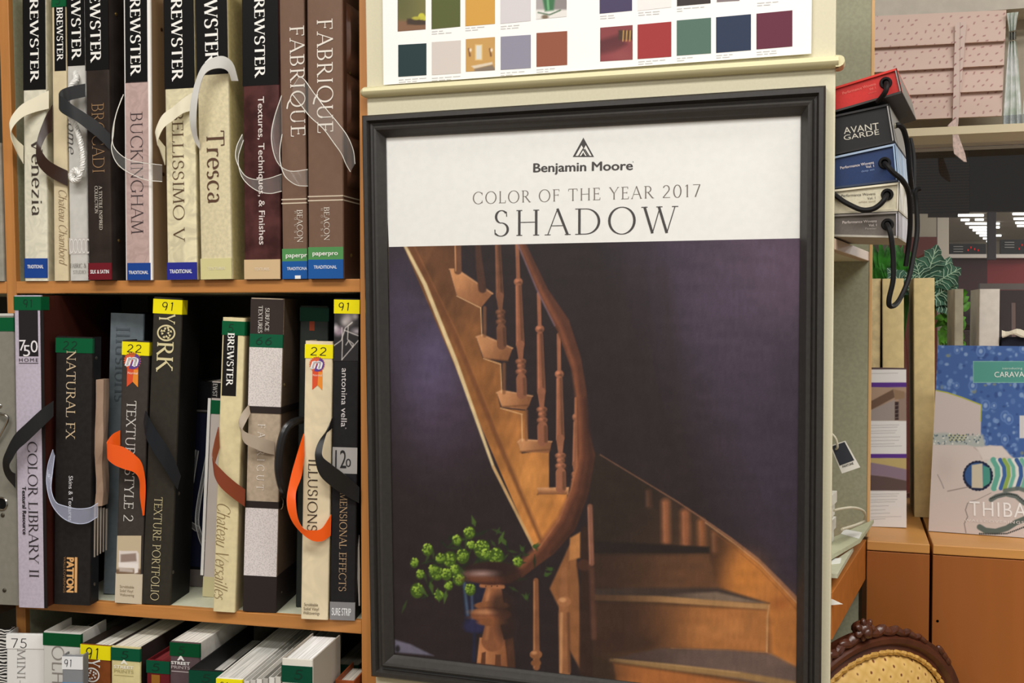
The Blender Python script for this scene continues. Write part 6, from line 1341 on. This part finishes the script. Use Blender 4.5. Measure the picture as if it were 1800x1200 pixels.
fold_shape([(1665, 221), (1672, 214), (1684, 205), (1685.5, 211), (1683, 229), (1676, 233), (1670, 228)], .012).build('tie_knot', TIE, sh, bevel=.002)
fold_shape([(1674, 233), (1683, 231), (1688, 246), (1697, 271), (1699.5, 285), (1694, 284), (1677, 270), (1675, 258)], .004).build('tie_tail', TIE, sh, bevel=.001)
def curtain(label, x0, x1, ytopp, ybot, seed):
    fr = Fr(wz((x0 + x1) / 2, ybot, YS), (1, 0, 0), (0, 1, 0), (0, 0, 1)); root = empty('sample_curtain', fr, label, 'curtain', 'gathered sample curtains by the shade')
    CM = mat((244, 245, 245), .8, 'blotch', 42, .2, (206, 216, 204))
    def sheetpart(ya, yb, wa, wb, m, name):
        mb = MB(); R = []; xm = (x0 + x1) / 2
        for k in range(9):
            y = ya + (yb - ya) * k / 8; w = (wa + (wb - wa) * (k / 8) ** .8) / 2; row = []
            for i in range(33): u = i / 16 - 1; q_ = fr.px(xm + w * u, y - u * 1.2, -.012 + .006 * math.sin(u * 9 + seed)); row.append(q_)
            R.append(row + [v + Vector((0, .002, 0)) for v in row[::-1]])
        return mb.rings(R).build(name, m, root, smooth=True)
    w = x1 - x0
    sheetpart(ytopp, ytopp + 32, w * .62, w * .34, CM, 'heading'); sheetpart(ytopp + 34, ytopp + 48, w * .38, w * .38, mat((150, 150, 142), .7, 'weave', 300, .2), 'tie_ring')
    sheetpart(ytopp + 50, ybot - 22, w * .36, w * .95, CM, 'drape'); sheetpart(ybot - 22, ybot, w * .95, w * .98, mat((176, 182, 184), .8, 'weave', 420, .14), 'hem_band')
curtain('white and green floral sample curtain gathered with a gray ring, right of the pink shade', 1762, 1797, 22, 224, 0)
curtain('second floral sample curtain, cut by the right edge of the photo', 1797, 1834, 20, 221, 2)

# plants behind the binders
def leaf(mb, base, tip, w, nrm, wavy=.0, curl=.2, n=8):
    base, tip, nrm = Vector(base), Vector(tip), Vector(nrm).normalized(); ax = tip - base; L = ax.length; sd_ = ax.normalized().cross(nrm).normalized(); rows = []
    for i in range(n + 1):
        f_ = i / n; wd_ = w * (math.sin(math.pi * min(.98, .06 + f_ * .94)) ** .8) * (1 - .35 * f_); c = base + ax * f_ + nrm * (-curl * L * (f_ - .35) ** 2)
        rw = []
        for j in range(-2, 3):
            u = j / 2; e_w = wd_ * u * (1 + wavy * math.sin(i * 2.6 + j)); rw.append(c + sd_ * e_w + nrm * (abs(u) * wd_ * .25 + wavy * .35 * w * math.sin(i * 2.9 + j * 1.3) * abs(u)))
        rows.append(rw)
    o = len(mb.v); vs_ = [v for rw in rows for v in rw]; fs = [(i * 5 + j, i * 5 + j + 1, (i + 1) * 5 + j + 1, (i + 1) * 5 + j) for i in range(n) for j in range(4)]
    mb.add(vs_, fs); return rows
YP = YW - .085
def plant(label, xc, leaves, green, vein, dy):
    YP = YW - .085 + dy; base = wz(xc, 640, YP); root = empty('potted_plant', Fr((base.x, YP, SILL + .0005), (1, 0, 0), (0, 1, 0), (0, 0, 1)), label, 'plant', None)
    o = Vector((base.x, YP, SILL + .0005)); r0 = .045
    MB().lathe([(.001, 0), (.036, 0), (.046, .075), (.05, .075), (.05, .088), (.042, .088), (.038, .07), (.001, .068)], 20).build('pot', mat((120, 70, 48), .7), root, smooth=True)
    for xb, yb, xt, yt, w, yy, wavy in leaves:
        b0, t0 = wz(xb, yb, YP) - o, wz(xt, yt, YP - yy * .5) - o
        mb = MB(); rows = leaf(mb, b0, t0, w, (.1, -1, .35), wavy)
        lo = mb.build('leaf', green, root, smooth=True)
        if vein:
            mb = MB(); mid = [rw[2] + Vector((0, -.0012, .0006)) for rw in rows]; mb.tube(mid, [.0016 - .0001 * k for k in range(len(mid))], 5)
            for i in range(1, len(rows) - 2):
                for j in (0, 4): mb.tube([rows[i][2] + Vector((0, -.0012, 0)), (rows[i + 1][2 + (1 if j else -1)] + Vector((0, -.0012, 0))), rows[min(i + 1, len(rows) - 1)][j] + Vector((0, -.001, .0))], [.0011, .0009, .0005], 4)
            mb.build('leaf_vein', vein, lo, smooth=True)
        s0 = Vector((0, 0, .07)); MB().tube(spline([s0, (s0 + b0) / 2 + Vector((0, .01, .01)), b0], 4), .0018, 5).build('stem', mat((70, 110, 50), .6), root, smooth=True)
KG, KV = mat((70, 106, 88), .55, 'noise', 60, .2), mat((176, 206, 176), .5)
FG, FG2 = mat((56, 122, 38), .5, 'noise', 60, .25), mat((88, 142, 46), .5, 'noise', 60, .2)
plant('leafy plant with pale veined blue-green kale-like leaves behind the cream binders', 1628, [(1625, 500, 1648, 428, .034, .02, .25), (1640, 500, 1690, 470, .034, .03, .25), (1620, 505, 1610, 458, .03, .03, .25), (1632, 510, 1672, 450, .03, -.01, .25), (1630, 520, 1690, 520, .03, .0, .25), (1600, 515, 1560, 470, .028, .02, .2), (1640, 530, 1692, 545, .026, .01, .25), (1612, 510, 1592, 478, .024, .04, .2), (1645, 520, 1684, 498, .03, .03, .25)], KG, KV, -.03)
rs = random.Random(12)
lv = []
for i in range(54): x = rs.uniform(1534, 1606); y = rs.uniform(470, 500); lv.append((x, y, x + rs.uniform(-16, 16), y - rs.uniform(25, 62), rs.uniform(.006, .011), rs.uniform(-.03, .03), .1))
plant('bright green feathery plant behind the cream binders, beside the shelf unit', 1552, lv, FG, None, .035)
lv = []
for i in range(46): x = rs.uniform(1652, 1690); y = rs.uniform(515, 620); lv.append((x, y, x + rs.uniform(-26, 26), y + rs.uniform(-34, 22), rs.uniform(.008, .013), rs.uniform(-.02, .03), .05))
plant('light green narrow leaved plant between the cream binder and stained book', 1706, lv, FG2, None, .035)

# ------------------------------------------------------------------ the dark shop front seen through the window
def slab(name, pts, Y, th, m, label, cat, group=None):
    P = [atY(x, y, Y) for x, y in pts]
    for p_ in P: p_.z = max(p_.z, .0005)
    o = MB().prism(P, (0, th, 0)).build(name, m); tag(o, label, cat, group); return o
def rect(x0, y0, x1, y1): return [(x0, y1), (x1, y1), (x1, y0), (x0, y0)]
o = MB().box((-3, YW + .13, -.05), (16, 24, 0)).build('floor_outside', mat((96, 84, 74), .4)); tag(o, kind='structure')
o = MB().box((-3, YW + .14, 2.90), (16, 24, 2.95)).build('ceiling_outside', mat((190, 184, 168), .8)); tag(o, kind='structure')
o = MB().box((-3, 23.9, 0), (16, 24, 2.90)).build('wall_outside', mat((186, 178, 160), .8)); tag(o, kind='structure')
slab('roller_shutter', rect(1560, 236, 1704, 374), 5.0, .04, mat((58, 49, 43), .6, 'ribs', 26, .2), 'dark brown ribbed roller shutter beyond the window', 'shutter')
slab('fascia_panel', rect(1704.5, 232, 1850, 371), 5.0, .05, mat((46, 37, 32), .6), 'smooth dark brown fascia panel beyond the window, right of the ribbed shutter', 'panel')
slab('shutter_rail', rect(1632, 374.3, 1684, 381), 5.0, .04, mat((66, 58, 52), .6), 'narrow dark rail under the ribbed shutter beyond the window', 'rail')
slab('wall_panel', rect(1560, 376, 1646, 416), 7.4, .05, mat((176, 168, 150), .7), 'beige wall panel beyond the window, left of the bright lamps', 'panel')
slab('wall_panel', rect(1648, 380, 1668, 520), 7.6, .05, mat((196, 188, 172), .7), 'pale upright wall panel beyond the window, right of the beige one', 'panel')
slab('wainscot_panel', rect(1560, 416.5, 1647, 1100), 7.3, .05, mat((110, 58, 50), .6), 'dull red low panel beyond the window behind the green plants', 'panel')
TUBE = mat_emit((255, 252, 244), 3.2)
for i, (xa, xb, y) in enumerate(((1681, 1729, 378.5), (1689, 1704, 386.5), (1714, 1729, 386), (1697, 1757, 393), (1704, 1757, 399.5), (1710, 1745, 404.5), (1716, 1745, 409.5), (1722, 1760, 414), (1728, 1744, 419), (1734, 1745, 424), (1780, 1830, 376), (1782, 1830, 384.5), (1785, 1830, 391.5), (1788, 1830, 397))):
    rr = .017; a = atZ(xa, y, 2.9004 - rr); c = atY(xb, y, a.y)
    o = MB().tube([a, c], rr, 8).build('fluorescent_lamp', TUBE); tag(o, 'white fluorescent ceiling lamp in the bright rows beyond the window', 'lamp', 'fluorescent lamps beyond the window')
o = MB().tube([atY(1607, 259.5, 4.9916), atY(1636, 256, 4.9916)], .0087, 8).build('tube_lamp', mat_emit((255, 252, 244), 1.1)); tag(o, 'short lone white lamp tube before the dark shutter, left of the shade tail', 'lamp')  # lone lamp tube touching the shutter face, not hung
slab('dark_column', rect(1738, 372, 1751, 456), 9.0, .12, mat((58, 52, 54), .5), 'dark column beyond the window crossing the rows of lamps', 'column')
for lbl, x0, x1, y0, y1 in (('black menu screen with red digits beyond the window, left of the dark column', 1669, 1733, 428.5, 446), ('black menu screen with red digits beyond the window, at the right edge', 1759, 1830, 421, 447)):
    fr = Fr(atY(x0, y1, 12.0), (1, 0, 0), (0, 1, 0), (0, 0, 1)); root = empty('menu_screen', fr, lbl, 'screen', 'menu screens beyond the window')
    MB().prism([fr.loc(atY(x, y, 12.0)) for x, y in rect(x0, y0, x1, y1)], (0, .08, 0)).build('screen_case', mat((44, 42, 42), .5), root)
    mb = MB()
    for k, (xx, yy) in enumerate(((.48, .62), (.56, .36), (.66, .52), (.76, .64))):
        mb = MB(); cx_, cy_ = x0 + (1733 - 1669) * xx + 2, y0 + (y1 - y0) * yy; mb.prism([fr.loc(atY(x, y, 11.99)) for x, y in rect(cx_ - 1.0, cy_ - 1.7, cx_ + 1.0, cy_ + 1.7)], (0, .01, 0)); mb.build('red_digit', mat_emit((220, 40, 36), .7), root)
    for k in range(3):
        MB().prism([fr.loc(atY(x, y, 11.99)) for x, y in rect(x0 + 7, y0 + 4 + k * 4.4, x0 + 24, y0 + 5.4 + k * 4.4)], (0, .01, 0)).build('text_line', mat((150, 148, 144)), root)
fr = Fr(atY(1668, 700, 11.6), (1, 0, 0), (0, 1, 0), (0, 0, 1)); root = empty('counter', fr, 'maroon counter with white top beyond the window, under the menu screens', 'counter')
for nm, q4, yy, th, m in (('counter_top', rect(1668, 446.5, 1830, 453), 11.5, .5, mat((214, 206, 196), .5)), ('side_panel', rect(1668, 453.2, 1735, 760), 11.6, .3, mat((62, 26, 26), .5)), ('front_panel', rect(1735.2, 453.2, 1830, 760), 11.6, .3, mat((116, 38, 38), .5))):
    MB().prism([fr.loc(atY(x, y, yy)) for x, y in q4], (0, th, 0)).build(nm, m, root)
slab('low_partition', rect(1690, 510, 1850, 1100), 8.6, .1, mat((44, 26, 26), .5), 'dark low partition beyond the window behind the pale binders', 'partition')
slab('seat_back', rect(1722, 498, 1836, 509), 8.2, .08, mat((92, 84, 80), .5), 'gray bench back beyond the window above the pale binder', 'bench')
slab('table_leg', rect(1778, 532, 1785, 1100), 8.0, .06, mat((104, 86, 82), .4), 'thin gray table leg beyond the window right of the pale binder', 'table leg')
